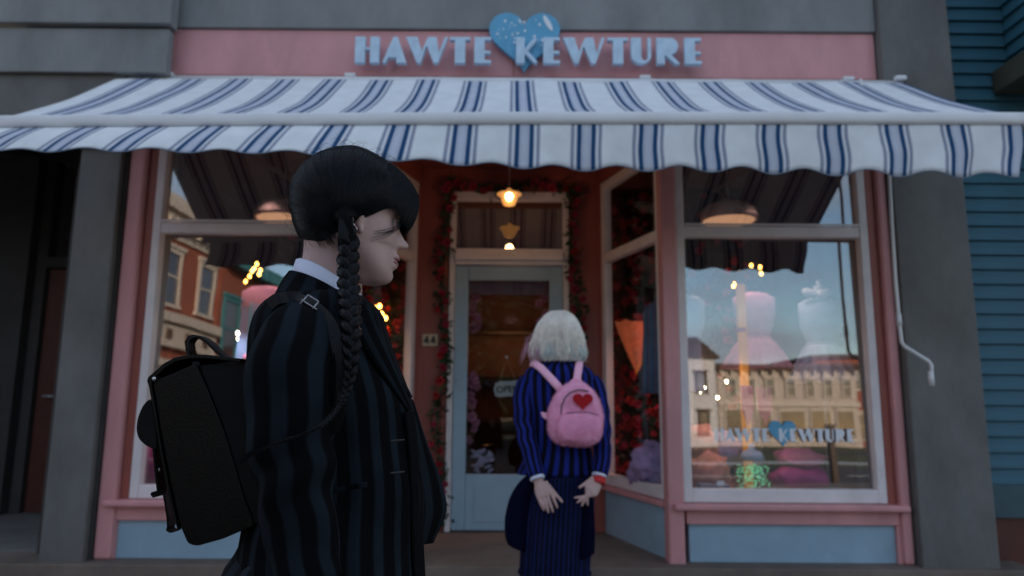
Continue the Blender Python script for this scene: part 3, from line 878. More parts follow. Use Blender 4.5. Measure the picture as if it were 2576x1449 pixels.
point('shop_fill_light', (0.0, 8.6, 1.9), 5, (1.0, 0.42, 0.18), 0.3)  # added point light fills the shop interior; no fixture here
spot('window_fill_light', (2.0, 5.12, 2.95), (2.0, 5.8, 1.3), 15, (1.0, 0.68, 0.62), 55)  # these spots are added to brighten the displays; no fixtures
spot('window_fill_light', (-1.95, 5.12, 2.95), (-1.9, 5.6, 1.2), 24, (1.0, 0.66, 0.62), 55)
spot('window_fill_light', (1.65, 5.75, 2.3), (1.15, 6.4, 0.7), 16, (1.0, 0.30, 0.20), 80)
spot('window_fill_light', (-1.65, 5.75, 2.3), (-1.15, 6.4, 0.9), 16, (1.0, 0.45, 0.18), 80)
spot('window_fill_light', (1.55, 5.08, 1.75), (1.6, 5.3, 0.5), 8, (1.0, 0.70, 0.66), 60)
spot('window_fill_light', (-2.0, 5.08, 1.75), (-2.2, 5.4, 0.6), 9, (1.0, 0.55, 0.66), 75)
point('door_fill_light', (0.0, 6.5, 1.9), 0.8, (1.0, 0.6, 0.6), 0.06)  # added light so the things behind the door glass show up

# ------------------------------------------------------------------ flowers
def rose_mesh():
    m = MB(); rg = random.Random(5)
    for ring, (n, r, tilt) in enumerate(((5, 0.9, 0.25), (5, 0.62, 0.7), (4, 0.34, 1.15))):
        for k in range(n):
            a = 2*math.pi*(k+0.5*ring)/n+rg.uniform(-.2, .2)
            w = 0.75*r+0.15
            ca, sa = math.cos(a), math.sin(a)
            z = math.sin(tilt)*0.9
            rr = r*math.cos(tilt*0.6)
            base = (ca*0.08, sa*0.08, 0.05+0.05*ring)
            p1 = (ca*rr*.7-sa*w*.55, sa*rr*.7+ca*w*.55, z*.6); p2 = (ca*rr*.7+sa*w*.55, sa*rr*.7-ca*w*.55, z*.6)
            p3 = (ca*rr*1.1-sa*w*.3, sa*rr*1.1+ca*w*.3, z*.95+.05); p4 = (ca*rr*1.1+sa*w*.3, sa*rr*1.1-ca*w*.3, z*.95+.05)
            q = len(m.v); m.v += [base, p2, p4, p3, p1]
            m.face((q, q+1, q+2)); m.face((q, q+2, q+3)); m.face((q, q+3, q+4))
    return m
_rm = {}
def rose(parent, p, size, mk, nm='rose', facing=(0, -1, 0)):
    if mk not in _rm:
        me = rose_mesh().mesh('rose'); me.materials.append(M[mk]); _rm[mk] = me
    o = bpy.data.objects.new(nm, _rm[mk]); COL.objects.link(o)
    o.parent = parent; o.location = Vector(p) - wloc(parent)
    d = Vector(facing)+Vector((random.uniform(-.6, .6), random.uniform(-.4, .4), random.uniform(-.6, .6)))
    o.rotation_euler = (d.to_track_quat('Z', 'Y') @ Matrix.Rotation(random.uniform(0, 6.28), 3, 'Z').to_quaternion()).to_euler()
    o.scale = (size,)*3
def leaves(parent, spots, size, n, spread, mk='leaf'):
    m = MB()
    for (x, y, z) in spots:
        for k in range(n):
            c = Vector((x, y, z))+Vector((random.gauss(0, spread), random.gauss(0, spread*.5), random.gauss(0, spread)))
            a = Vector((random.uniform(-1, 1), random.uniform(-1, 1), random.uniform(-1, 1))).normalized()
            b = a.cross(Vector((random.uniform(-1, 1), random.uniform(-1, 1), random.uniform(-1, 1)))).normalized()
            s_ = size*random.uniform(.6, 1.3); q = len(m.v)
            nn = a.cross(b)*s_*.15
            m.v += [tuple(c-a*s_), tuple(c+b*s_*.45+nn), tuple(c+a*s_), tuple(c-b*s_*.45+nn)]
            m.face((q, q+1, q+2, q+3))
    return part('leaves', m, M[mk], parent, stuff=True)
gl_ = thing('rose_garland', 'garland of red roses and dark leaves framing the blue door', 'garland', (-0.02, 5.86, 0.12))
path = []
z = 0.2
while z < 2.98: path.append((-0.575+0.03*math.sin(z*5), z)); z += 0.078
x = -0.55
while x < 0.55: path.append((x, 2.98+0.03*math.sin(x*9))); x += 0.078
z = 2.95
while z > 0.2: path.append((0.535+0.03*math.sin(z*4+1), z)); z -= 0.078
for (x, z) in path:
    if random.random() < 0.86:
        rose(gl_, (x+random.uniform(-.045, .045), 5.855+random.uniform(-.02, .01), z+random.uniform(-.03, .03)), random.uniform(0.024, 0.042), random.choice(('rose_red', 'rose_red', 'rose_deep')))
leaves(gl_, [(x, 5.872, z) for x, z in path], 0.034, 12, 0.034)
vm = MB(); vm.tube([(x, 5.88, z) for x, z in path], 0.008, 5); part('vine', vm, M['leaf'], gl_)
# pink blossom garland just inside the door glass
bg_ = thing('blossom_garland', 'pink blossom garland hanging behind the glass of the blue door', 'garland', (0, 6.1, 0.6))
for k in range(60):
    z = random.uniform(0.62, 2.1); sd = random.choice((-1, -1, 1))
    if sd > 0 and z < 1.5: z += 0.7
    if math.sin(z*7) < -0.45: continue
    rose(bg_, (sd*0.335-0.027+random.uniform(0, .07)*-sd, 6.08+random.uniform(-.02, .04), z), random.uniform(0.03, 0.05), 'rose_pink', 'blossom')
m = MB(); m.grid([[(-0.37+0.69*i/16, 6.03+0.01*math.sin(i*2), z) for i in range(17)] for z in (2.165, 2.06)])
tag(link('lace_pelmet', m.mesh('lace_pelmet'), mat('mauve_lace', (0.20, 0.13, 0.17), 0.9)), 'mauve lace pelmet across the top of the door glass', 'pelmet')

def flower_wall(name, label, x0, x1, yb, n, seed):
    rg = random.Random(seed)
    t = thing(name, label, 'flower wall', ((x0+x1)/2, yb, 0.5), 'flower walls behind the shop windows')
    part('backing_panel', MB().box(x0, x1, yb+0.05, yb+0.09, 0.5, 3.15), M['black_cloth'], t)
    sp_ = []
    for k in range(n):
        x = rg.uniform(x0, x1); z = 0.55+2.5*(rg.random()**1.15)
        if rg.random() < 0.5: x = (x0 if abs(x0) < abs(x1) else x1)+(0.45*rg.random())*(1 if x0 > 0 else -1)
        rose(t, (x, yb+rg.uniform(-.14, -.05), z), rg.uniform(0.024, 0.044), rg.choice(('rose_deep', 'rose_red', 'rose_deep')))
    sp_ = [(rg.uniform(x0, x1), yb+0.02, rg.uniform(0.55, 3.1)) for _ in range(330)]
    leaves(t, sp_, 0.045, 7, 0.07)
flower_wall('flower_wall', 'wall of red roses seen through the right angled window', 0.86, 2.15, 6.40, 290, 1)
flower_wall('flower_wall', 'wall of red roses seen through the left angled window', -2.05, -0.90, 6.40, 200, 2)

# ------------------------------------------------------------------ window displays
def ring(cx, cy, z, a, b, n=24, p=2.0, wob=0.0, ph=0.0, k=9, rot=0.0):
    out = []
    for j in range(n):
        t = 2*math.pi*j/n
        c_, s_ = math.cos(t), math.sin(t)
        x = a*abs(c_)**(2/p)*(1 if c_ >= 0 else -1); y = b*abs(s_)**(2/p)*(1 if s_ >= 0 else -1)
        q = 1+wob*math.sin(k*t+ph)
        x *= q; y *= q
        out.append((cx+x*math.cos(rot)-y*math.sin(rot), cy+x*math.sin(rot)+y*math.cos(rot), z))
    return out
def dress_form(px, pyn, pyb, Y, label, m_dress, m_bodice=None, flare=0.26, sw=1.0, cap='leather', neckm='hair_core', hem=None, group='dress forms in the shop windows'):
    top = at(px, pyn, Y); bot = at(px, pyb, Y)
    H = top.z-bot.z
    t = thing('dress_form', label, 'mannequin', (top.x, Y, bot.z), group)
    zt = top.z
    m = MB()
    m.loft([ring(top.x, Y, zt-d, a*sw, b*sw, 28, 2.2) for d, a, b in ((0.02, 0.03, 0.03), (0.035, 0.10, 0.06), (0.07, 0.165, 0.085), (0.16, 0.165, 0.10), (0.25, 0.155, 0.105), (0.36, 0.115, 0.085), (0.385, 0.112, 0.083))][::-1])
    part('bodice', m, m_bodice or m_dress, t, smooth=True)
    m = MB(); H2 = H-0.38
    rs = [ring(top.x, Y, zt-0.386-H2*q, (0.115+(flare-0.115)*q**0.7)*sw, (0.088+(flare*.9-0.088)*q**0.7)*sw, 72, 2.0, wob=0.10*q, k=13, ph=px) for q in np.linspace(0, 1, 8)]
    m.loft(rs[::-1]); part('skirt', m, m_dress, t, smooth=True)
    m = MB(); m.revolve((top.x, Y, zt-0.02), [(0.001, -0.01), (0.05, 0.0), (0.042, 0.035), (0.038, 0.085), (0.04, 0.09), (0.012, 0.10), (0.018, 0.125), (0.001, 0.14)], 18)
    part('neck_cap', m, M[neckm], t, smooth=True)
    m = MB(); m.tube([(top.x, Y, 0.505), (top.x, Y, bot.z+0.1)], 0.018, 8); m.revolve((top.x, Y, 0.503), [(0.16, 0), (0.15, 0.02), (0.02, 0.04), (0.001, 0.04)], 20)
    part('stand', m, M['galv'], t, smooth=True)
    m = MB(); m.tube([(top.x+0.113*sw*math.cos(a), Y+0.086*sw*math.sin(a), zt-0.386) for a in np.linspace(0, 2*math.pi, 25)], 0.012, 6); part('sash', m, m_bodice or m_dress, t, smooth=True)
    return t, top
C_pink = mat('blush_tulle', (0.62, 0.29, 0.40), 0.9, var=0.1, scale=12)
C_blue = mat('pale_blue_satin', (0.40, 0.48, 0.66), 0.6, var=0.1, scale=12)
C_lil = mat('lilac_tulle', (0.36, 0.27, 0.48), 0.95, var=0.25, scale=14)
C_cor = mat('coral_tulle', (0.60, 0.22, 0.17), 0.95, var=0.2, scale=14)
C_mag = mat('magenta_satin', (0.40, 0.02, 0.18), 0.5, var=0.3, scale=6)
C_amb = mat('glowing_amber_lacquer', (0.70, 0.26, 0.02), 0.4, var=0.15, emit=(1.0, 0.32, 0.02), estr=0.10)  # faint glow put into the lacquer by emission; the pole is no lamp
dress_form(1895, 728, 925, 5.55, 'blush pink party dress on a form behind the amber pole', C_pink)
t_, tp = dress_form(2060, 742, 960, 5.50, 'pale blue dress on a form at the right edge of the right window', C_blue, neckm='white')
m = MB()
for s_ in (-1, 1): m.ell((tp.x-0.05+s_*0.055, 5.42, tp.z-0.0), (0.065, 0.02, 0.036), rot=Matrix.Rotation(-s_*0.35, 3, 'Y'))
part('bow', m, mat('white_satin', (0.85, 0.85, 0.85), 0.3, emit=None), t_, smooth=True)  # bow added in place of a bright spot taken for a lamp
dress_form(1728, 735, 985, 5.45, 'light blue tunic on a form beside the corner post of the right window', C_blue, flare=0.13, sw=0.8)
# plaid dress seen through the angled window
M['plaid'] = ramp_mat('blue_red_plaid', 'uv', 1, [(0, (0.10, 0.20, 0.34)), (0.40, (0.10, 0.20, 0.34)), (0.45, (0.30, 0.08, 0.08)), (0.55, (0.30, 0.08, 0.08)), (0.6, (0.14, 0.28, 0.42)), (1, (0.10, 0.20, 0.34))], K=12)
c = at(1648, 760, 5.65); b_ = at(1640, 990, 5.65)
t = thing('plaid_dress', 'blue and red plaid dress hanging in the angled right window', 'dress', (c.x, 5.65, b_.z))
m = MB(); m.loft([ring(c.x, 5.65, z, a, 0.07, 28, 2.3) for z, a in ((b_.z, 0.135), (b_.z+0.2, 0.12), (c.z-0.22, 0.10), (c.z-0.1, 0.105), (c.z-0.03, 0.08), (c.z, 0.02))], uv=True)
part('cloth', m, M['plaid'], t, smooth=True)
m = MB(); m.tube([(c.x, 5.65, c.z), (c.x, 5.65, c.z+0.06), (c.x+0.02, 5.65, c.z+0.08), (c.x+0.03, 5.65, c.z+0.06)], 0.004, 6); m.tube([(c.x, 5.65, c.z+0.06), (c.x, 5.65, 3.2)], 0.0015, 4)
part('hanger', m, M['galv'], t)
# left window form
t_, tp = dress_form(668, 712, 905, 5.4, 'pink sleeveless dress with blue panels on a black necked form in the left window', C_pink, flare=0.17, sw=1.05)
m = MB()
for s_ in (-1, 1): m.extr([(tp.x+s_*0.05, tp.z-0.20), (tp.x+s_*0.11, tp.z-0.20), (tp.x+s_*0.14, tp.z-0.62), (tp.x+s_*0.03, tp.z-0.62)], 5.25, 5.255)
part('blue_panel', m, mat('blue_panel', (0.12, 0.34, 0.50), 0.7), t_)
# amber pole with magenta pennants
pt_, pb_ = at(1862, 715, 5.25), at(1862, 985, 5.25)
t = thing('display_pole', 'amber lacquered pole with black cap in the right window', 'pole', (pt_.x, 5.25, 0.5))
part('pole', MB().box(pt_.x-0.030, pt_.x+0.030, 5.23, 5.27, 0.502, pt_.z), C_amb, t, bevel=0.004)
m = MB(); m.revolve((pt_.x, 5.25, pt_.z), [(0.03, 0), (0.045, 0.03), (0.03, 0.05), (0.05, 0.08), (0.02, 0.10), (0.001, 0.11)], 16); part('finial', m, M['black'], t, smooth=True)
c = at(1862, 830, 5.25); part('red_band', MB().box(c.x-0.034, c.x+0.034, 5.226, 5.274, c.z-0.015, c.z+0.015), C_mag, t)
def pennant(px, py, w, h, label):
    c = at(px, py, 5.2)
    m = MB(); m.extr([(c.x-w, c.z), (c.x+w, c.z), (c.x+w*0.9, c.z-h*0.6), (c.x, c.z-h), (c.x-w*0.9, c.z-h*0.6)], 5.195, 5.205)
    tag(link('pennant', m.mesh('pennant'), C_mag), label, 'pennant', 'magenta pennants in the right window')
pennant(1878, 970, 0.045, 0.30, 'narrow magenta satin pennant on the amber pole')
pennant(1922, 975, 0.055, 0.27, 'magenta satin pennant right of the amber pole')
# tulle puffs
def puff(px, py, Y, r, m_, label, group='tulle puffs in the right window'):
    c = at(px, py, Y); m = MB(); rg = random.Random(int(px))
    n1, n2 = 18, 28; rings = []
    for i in range(n1+1):
        ph = math.pi*(i+.01)/(n1+.02); rr = []
        for j in range(n2):
            th = 2*math.pi*j/n2
            d = Vector((math.sin(ph)*math.cos(th), math.sin(ph)*math.sin(th), -math.cos(ph)))
            k = r*(1+0.28*noise.noise(d*3.5+Vector((px, 0, 0)))+0.16*noise.noise(d*9+Vector((px, 0, 0))))
            rr.append(c+d*k)
        rings.append(rr)
    m.loft(rings)
    tag(link('tulle_puff', m.mesh('tulle_puff'), m_, smooth=True), label, 'fabric puff', group)
puff(1762, 1115, 5.35, 0.13, C_cor, 'upper coral tulle puff near the corner post')
puff(1782, 1190, 5.25, 0.15, C_cor, 'lower coral tulle puff behind the grey box')
puff(1818, 1130, 5.4, 0.13, C_lil, 'lilac tulle puff right of the coral ones')
puff(1640, 1165, 5.35, 0.15, C_lil, 'large lilac tulle puff behind the angled window')
puff(1612, 1195, 5.45, 0.10, C_lil, 'small lilac tulle puff low in the angled window')
# pink cushions / fabric
def cushion(px, py, Y, w, h, m_, label):
    c = at(px, py, Y); m = MB()
    m.loft([ring(c.x, Y, c.z-h/2+h*q, w*(math.sin(math.pi*min(max(q, .04), .96))**.35), 0.16*(math.sin(math.pi*min(max(q, .04), .96))**.4), 28, 3.0, wob=0.05, k=5, ph=q*3) for q in np.linspace(0, 1, 9)])
    m.v = [(x+0.05*noise.noise(Vector((x*9, y*9, z*9))), y+0.03*noise.noise(Vector((y*9, z*9, x*9))), z+0.045*noise.noise(Vector((z*7, x*8, y*7)))) for x, y, z in m.v]
    tag(link('folded_fabric', m.mesh('folded_fabric'), m_, smooth=True), label, 'fabric', 'folded fabrics in the shop windows')
cushion(2010, 1200, 5.2, 0.19, 0.17, C_mag, 'dark magenta folded fabric on the right window display floor')
cushion(2010, 1150, 5.25, 0.17, 0.12, mat('rose_satin', (0.45, 0.10, 0.25), 0.5), 'rose pink folded fabric on top of the magenta one')
cushion(395, 1160, 5.25, 0.22, 0.34, C_mag, 'magenta fabric at the bottom left of the left window')
cushion(690, 1100, 5.4, 0.26, 0.6, C_mag, 'tall magenta draped plinth below the pink dress in the left window')
gb = at(1795, 1230, 5.05)
tag(link('gift_box', MB().box(gb.x-0.10, gb.x+0.10, 5.0, 5.14, 0.502, 0.60).mesh('gift_box'), mat('grey_mauve_card', (0.22, 0.22, 0.30), 0.6), bevel=0.004), 'small grey mauve gift box at the sill of the right window', 'box')
tag(link('price_card', MB().box(gb.x+0.0, gb.x+0.05, 4.96, 4.965, 0.60, 0.63).mesh('price_card'), M['white']), 'tiny blank white card at the front of the grey gift box', 'card')
c = at(1895, 1228, 5.15)
t = thing('glass_jar', 'lidded glass jar with green sequins on the right window display floor', 'jar', (c.x, 5.15, 0.5))
m = MB(); m.revolve((c.x, 5.15, 0.503), [(0.001, 0.001), (0.115, 0.0), (0.13, 0.05), (0.13, 0.14), (0.115, 0.20), (0.09, 0.24), (0.095, 0.25), (0.001, 0.252)], 28); part('jar_body', m, M['glass2'], t, smooth=True)
m = MB(); m.revolve((c.x, 5.15, 0.757), [(0.001, 0.0), (0.09, 0.0), (0.07, 0.05), (0.02, 0.08), (0.025, 0.11), (0.001, 0.12)], 24); part('lid', m, C_blue, t, smooth=True)
m = MB(); rg = random.Random(9)
for k in range(170):
    a = rg.uniform(0, 6.28); rr = 0.11*math.sqrt(rg.random()); zz = 0.52+0.20*rg.random()**.5
    m.box(c.x+rr*math.cos(a)-.004, c.x+rr*math.cos(a)+.004, 5.15+rr*math.sin(a)-.004, 5.15+rr*math.sin(a)+.004, zz-.004, zz+.004)
part('sequins', m, mat('glowing_green_sequin', (0.20, 0.65, 0.40), 0.2, metal=0.5, emit=(0.3, 1.0, 0.5), estr=0.25), t, stuff=True)  # slight glow put into the sequin colour by emission
# gold lights and ornaments
def bulbs(name, label, pts, Y, mk, r=0.012):
    t = thing(name, label, 'lights', tuple(at(pts[0][0], pts[0][1], Y)), 'small warm lights in the shop windows')
    ps = [at(x, y, Y) for x, y in pts]
    for p in ps:
        m = MB(); m.ell(p, (r, r, r*1.3), 6, 8); part('bulb', m, M[mk], t, smooth=True)
    m = MB(); m.tube([Vector(p)+Vector((0, 0.015, 0.012)) for p in ps] if len(ps) > 1 else [ps[0], ps[0]+Vector((0, 0, 0.5))], 0.002, 4); part('wire', m, M['black'], t)
bulbs('light_string', 'amber light string above the blush dress in the right window', [(1853, 693), (1850, 712), (1890, 668), (1912, 672), (1915, 688), (1845, 720)], 6.1, 'bulb_dim', 0.014)
bulbs('light_string', 'gold light string left of the black neck cap in the left window', [(640, 675), (652, 690), (646, 664), (628, 695), (655, 680), (618, 708), (634, 682)], 6.0, 'bulb_dim', 0.014)
bulbs('light_string', 'pale bulbs low behind the right window', [(1828, 960), (1805, 1000), (1762, 985), (1772, 975)], 5.7, 'bulb_white', 0.009)
bulbs('light_string', 'single bright bulb beside the sleeve in the left window', [(600, 853), (598, 838)], 5.5, 'bulb_white', 0.012)
bulbs('light_string', 'gold light string in the left angled window', [(945, 775), (960, 790), (955, 770), (970, 800), (940, 800), (965, 825), (950, 840)], 6.3, 'bulb_dim', 0.018)
bulbs('light_string', 'single amber bulb high in the right window', [(1934, 804), (1870, 520)], 6.0, 'bulb_dim', 0.010)
# magenta lit star ornament
# orange fan / umbrella in the angled window
c = at(1600, 810, 6.15)
t = thing('paper_parasol', 'glowing orange paper parasol in the angled right window', 'parasol', (c.x, 6.15, c.z-0.4))
m = MB(); m.loft([[(c.x+r*math.cos(a), 6.15+0.3*r*math.sin(a), c.z-d+0.02*math.cos(6*a)) for a in np.linspace(0, 2*math.pi, 24, endpoint=False)] for r, d in ((0.19, 0.0), (0.15, 0.12), (0.08, 0.28), (0.01, 0.42))][::-1])
part('canopy', m, mat('glowing_orange_paper', (0.45, 0.12, 0.06), 0.8, var=0.4, scale=9, emit=(1.0, 0.22, 0.08), estr=0.07), t)  # soft glow put into the paper by emission, no lamp inside
m = MB(); m.tube([(c.x+0.10, 6.0, c.z-0.15), (c.x-0.02, 6.1, c.z-0.45)], 0.006, 6); part('handle', m, C_amb, t)
# curtains/drapes in the upper corners of the windows
# window decal
def decal_word(x0, x1, ztop, zbot, y, parent):
    H = ztop-zbot; sc = (x1-x0)/(2312-207)
    for ch, cx in WORD:
        w, polys = letter_polys(ch); m = MB()
        if ch == 'A': polys = [[(0, 0), (.13, 0), (.215, .20), (.52, .20), (.51, 0), (.88, 0), (.54, 1), (.38, 1)]]
        xs = x0+(cx-207)*sc; kx = sc*173
        for p in polys: m.extr([(xs+a*kx, zbot+b*H) for a, b in p], y-0.0015, y)
        part('letter', m, M['white'], parent, label='white decal letter ' + ch)
a = at(1797, 1110, 4.9); b = at(2150, 1111, 4.9); c = at(1797, 1077, 4.9)
dc = thing('window_decal', 'white HAWTE KEWTURE lettering with blue heart on the right window glass', 'decal', (a.x, 4.9, a.z))
decal_word(a.x, b.x, c.z, a.z, 4.9015, dc)
hc = at(1971, 1125, 4.9); hw2 = at(2006, 1090, 4.9).x - at(1937, 1090, 4.9).x
hm_ = part('heart', MB().extr(heart_poly(hc.x, hc.z, hw2, at(1971, 1058, 4.9).z-hc.z), 4.9018, 4.9035), M['heart'], dc)
# open sign
c = at(1278, 978, 6.0)
os_ = thing('open_sign', 'small scalloped pale OPEN sign hanging behind the door glass', 'sign', (c.x, 6.02, c.z))
pts = []
for k in range(40):
    t = 2*math.pi*k/40
    ex = 0.115*abs(math.cos(t))**0.45*(1 if math.cos(t) >= 0 else -1); ez = 0.066*abs(math.sin(t))**0.45*(1 if math.sin(t) >= 0 else -1)
    q = 1+0.05*math.cos(10*t); pts.append((c.x+ex*q, c.z+ez*q+0.06*ex))
part('board', MB().extr(pts, 6.012, 6.018), mat('sign_board', (0.50, 0.52, 0.52), 0.6, var=0.1), os_)
m = MB(); m.tube([(c.x-0.07, 6.015, c.z+0.055), (c.x-0.015, 6.015, c.z+0.26), (c.x+0.07, 6.015, c.z+0.06)], 0.0025, 5); part('string', m, M['plaque'], os_)
m = MB(); m.ell((c.x-0.015, 6.012, c.z+0.265), (0.012, 0.01, 0.012), 6, 8); part('suction_hook', m, M['white'], os_)
cu = bpy.data.curves.new('lettering', 'FONT'); cu.body = 'OPEN'; cu.size = 0.075; cu.extrude = 0.001; cu.align_x = 'CENTER'; cu.offset = 0.001
tmp = bpy.data.objects.new('lettering_tmp', cu); COL.objects.link(tmp)
dg = bpy.context.evaluated_depsgraph_get()
me = bpy.data.meshes.new_from_object(tmp.evaluated_get(dg)); bpy.data.objects.remove(tmp)
me.transform(Matrix.Translation((c.x, 6.009, c.z-0.028)) @ Matrix.Rotation(R(-3), 4, 'Y') @ Matrix.Rotation(R(90), 4, 'X'))
link('lettering', me, M['black'], os_)
# vase inside the door
c = at(1215, 1155, 6.25)
t = thing('goldfish_bowl_display', 'round glass bowl of white and pink feathers low behind the door glass', 'bowl', (c.x, 6.25, 0.5))
m = MB(); m.revolve((c.x, 6.25, c.z-0.14), [(0.001, 0), (0.11, 0.0), (0.14, 0.1), (0.14, 0.2), (0.12, 0.26), (0.001, 0.262)], 24); part('bowl', m, M['glass2'], t, smooth=True)
m = MB(); rg = random.Random(4)
for k in range(26):
    p = Vector((c.x+rg.uniform(-.08, .08), 6.2+rg.uniform(-.04, .04), c.z+rg.uniform(-.1, .07)))
    m.ell(p, (0.035, 0.008, 0.014), 5, 7, rot=Matrix.Rotation(rg.uniform(-1.2, 1.2), 3, 'Y'))
part('feathers', m, mat('white_feather', (0.5, 0.45, 0.6), 0.8), t, stuff=True)
part('pedestal', MB().box(c.x-0.16, c.x+0.16, 6.1, 6.4, 0.131, c.z-0.141), M['dark_wood'], t)

# ------------------------------------------------------------------ buildings across the street (they stand behind the camera and show in the glass)
def facade_window_x(t, X, y0, y1, z0, z1, mt='trim'):
    """window in a wall that faces +X"""
    f = MB()
    f.box(X, X+0.10, y0, y0+0.16, z0, z1); f.box(X, X+0.10, y1-0.16, y1, z0, z1)
    f.box(X, X+0.10, y0+0.16, y1-0.16, z1-0.20, z1); f.box(X, X+0.14, y0-0.1, y1+0.1, z0-0.12, z0)
    f.box(X, X+0.16, y0-0.1, y1+0.1, z1, z1+0.15)
    f.box(X, X+0.07, y0+0.16, y1-0.16, (z0+z1)/2-0.04, (z0+z1)/2+0.04)
    w = part('window', f, M[mt], t)
    part('glazing', MB().box(X-0.02, X+0.03, y0+0.16, y1-0.16, z0, z1-0.2), M['win_dark'], w)
def facade_window_y(t, Y, x0, x1, z0, z1, mt='trim', s=1.0):
    f = MB(); a = 0.14*s
    f.box(x0, x0+a, Y, Y+0.1, z0, z1); f.box(x1-a, x1, Y, Y+0.1, z0, z1); f.box(x0+a, x1-a, Y, Y+0.1, z1-a, z1)
    f.box(x0-a, x1+a, Y, Y+0.18, z1, z1+a*1.1); f.box(x0-a*.6, x1+a*.6, Y, Y+0.14, z0-a*.8, z0)
    f.box(x0+a, x1-a, Y, Y+0.06, (z0+z1)/2-0.04*s, (z0+z1)/2+0.04*s)
    w = part('window', f, M[mt], t)
    part('glazing', MB().box(x0+a, x1-a, Y-0.02, Y+0.03, z0, z1-a), M['win_dark'], w)
XB = -14.3
bb = thing('brick_building', 'two storey red brick building with cream cornice reflected in the left window', 'building', (-16, -13, -0.2))
part('wall', MB().box(-20, XB, -20.5, -6.0, -1.2, 8.75), M['brick'], bb)
m = MB(); m.box(XB, XB+0.12, -20.0, -6, 8.1, 8.75); m.box(XB, XB+0.35, -20.05, -6, 8.75, 9.0); m.box(XB, XB+0.6, -20.2, -6, 9.0, 9.35); m.box(XB, XB+0.45, -20.15, -6, 9.35, 9.6)
part('cornice', m, M['trim'], bb)
for k in range(22):
    y = -19.7+k*0.62
    part('cornice_bracket', MB().box(XB+0.12, XB+0.48, y, y+0.16, 8.4, 8.749), M['trim'], bb)
for k in range(5):
    yc = -19.3+k*2.88
    facade_window_x(bb, XB, yc-0.72, yc+0.72, 5.5, 7.7)
m = MB(); m.box(XB, XB+0.5, -20.1, -6, 4.75, 5.1); m.box(XB, XB+0.3, -20.05, -6, 3.85, 4.749)
part('shop_fascia', m, M['trim'], bb)
for k in range(9):
    part('fascia_rosette', MB().box(XB+0.3, XB+0.38, -19.2+k*1.4, -18.85+k*1.4, 4.15, 4.5), M['roof'], bb)
for k in range(5):
    y0 = -19.6+k*2.7
    f = part('shop_window', MB().box(XB, XB+0.12, y0, y0+2.3, 0.3, 3.4), M['trim'], bb)
    part('glazing', MB().box(XB+0.12, XB+0.14, y0+0.2, y0+2.1, 0.6, 3.1), M['win_dark'], f)
tb = thing('teal_trim_building', 'brick building with teal bay windows beyond the cream cornice building', 'building', (-16, -25, -1))
part('wall', MB().box(-20, XB+0.1, -32.0, -20.4, -1.8, 8.0), M['brick'], tb)
part('cornice', MB().box(XB, XB+0.7, -32, -20.4, 8.0, 8.6), M['teal'], tb)
for k in range(4):
    y = -21.6-k*2.8
    facade_window_x(tb, XB+0.1, y-0.8, y+0.8, 3.9, 6.6, 'teal')
part('awning_roof', MB().box(XB+0.1, XB+1.0, -32, -20.5, 3.0, 3.5), M['teal'], tb)

YC = -40.0
DX, DZ = 3.0, 1.48
cb = thing('cream_building', 'long cream two storey building with brown roof reflected in the right window', 'building', (19.5, -44, -1.8))
part('wall', MB().box(14.3, 24.6, -50, YC, -2.2, 3.75), M['clap'], cb)
m = MB(); m.box(14.0, 24.9, -50, YC+0.5, 3.75, 4.0); m.box(14.2, 24.7, YC, YC+0.3, 3.5, 3.749)
part('roof', m, M['roof'], cb)
for k in range(14):
    x = 14.5+k*0.76
    part('roof_bracket', MB().box(x, x+0.16, YC+0.0, YC+0.28, 3.2, 3.499), M['trim'], cb)
for k in range(7):
    x = 15.0+k*1.42
    facade_window_y(cb, YC, x, x+0.72, 1.75, 3.0, 'trim', 0.8)
part('belt_course', MB().box(14.3, 24.7, YC, YC+0.18, 1.0, 1.3), M['trim'], cb)
for k, (x0, x1) in enumerate(((14.7, 16.4), (17.0, 18.2), (18.7, 20.6), (20.9, 22.6), (22.9, 24.3))):
    f = part('shop_window', MB().box(x0, x1, YC, YC+0.08, -1.5, 0.9), M['trim'], cb)
    part('glazing', MB().box(x0+0.12, x1-0.12, YC+0.08, YC+0.10, -1.2, 0.7), M['win_dark'], f)
wb = thing('white_house', 'white clapboard house with brown gabled roof left of the cream building', 'house', (11.5, -42, -1.8))
part('wall', MB().box(9.6, 14.0, -48, YC+0.6, -2.2, 4.3), M['whitewall'], wb)
m = MB(); m.prism([(9.3, YC+0.9), (14.3, YC+0.9), (14.3, -48), (9.3, -48)], 4.3, 4.45)
m.v = list(m.v); q = len(m.v)
m.v += [(9.3, YC+0.9, 4.451), (14.3, YC+0.9, 4.451), (14.3, -48, 4.451), (9.3, -48, 4.451), (9.3, -43.5, 6.3), (14.3, -43.5, 6.3)]
for fq in ((0, 1, 5, 4), (2, 3, 4, 5), (1, 2, 5), (3, 0, 4)): m.face([q+i for i in fq])
part('roof', m, M['roof'], wb)
for x in (10.4, 12.6):
    facade_window_y(wb, YC+0.6, x, x+0.8, 1.9, 3.3, 'roof', 0.8)
    facade_window_y(wb, YC+0.6, x, x+0.8, -1.0, 0.6, 'roof', 0.8)
for o_ in (cb, wb):
    o_.location.x += DX; o_.location.z += DZ
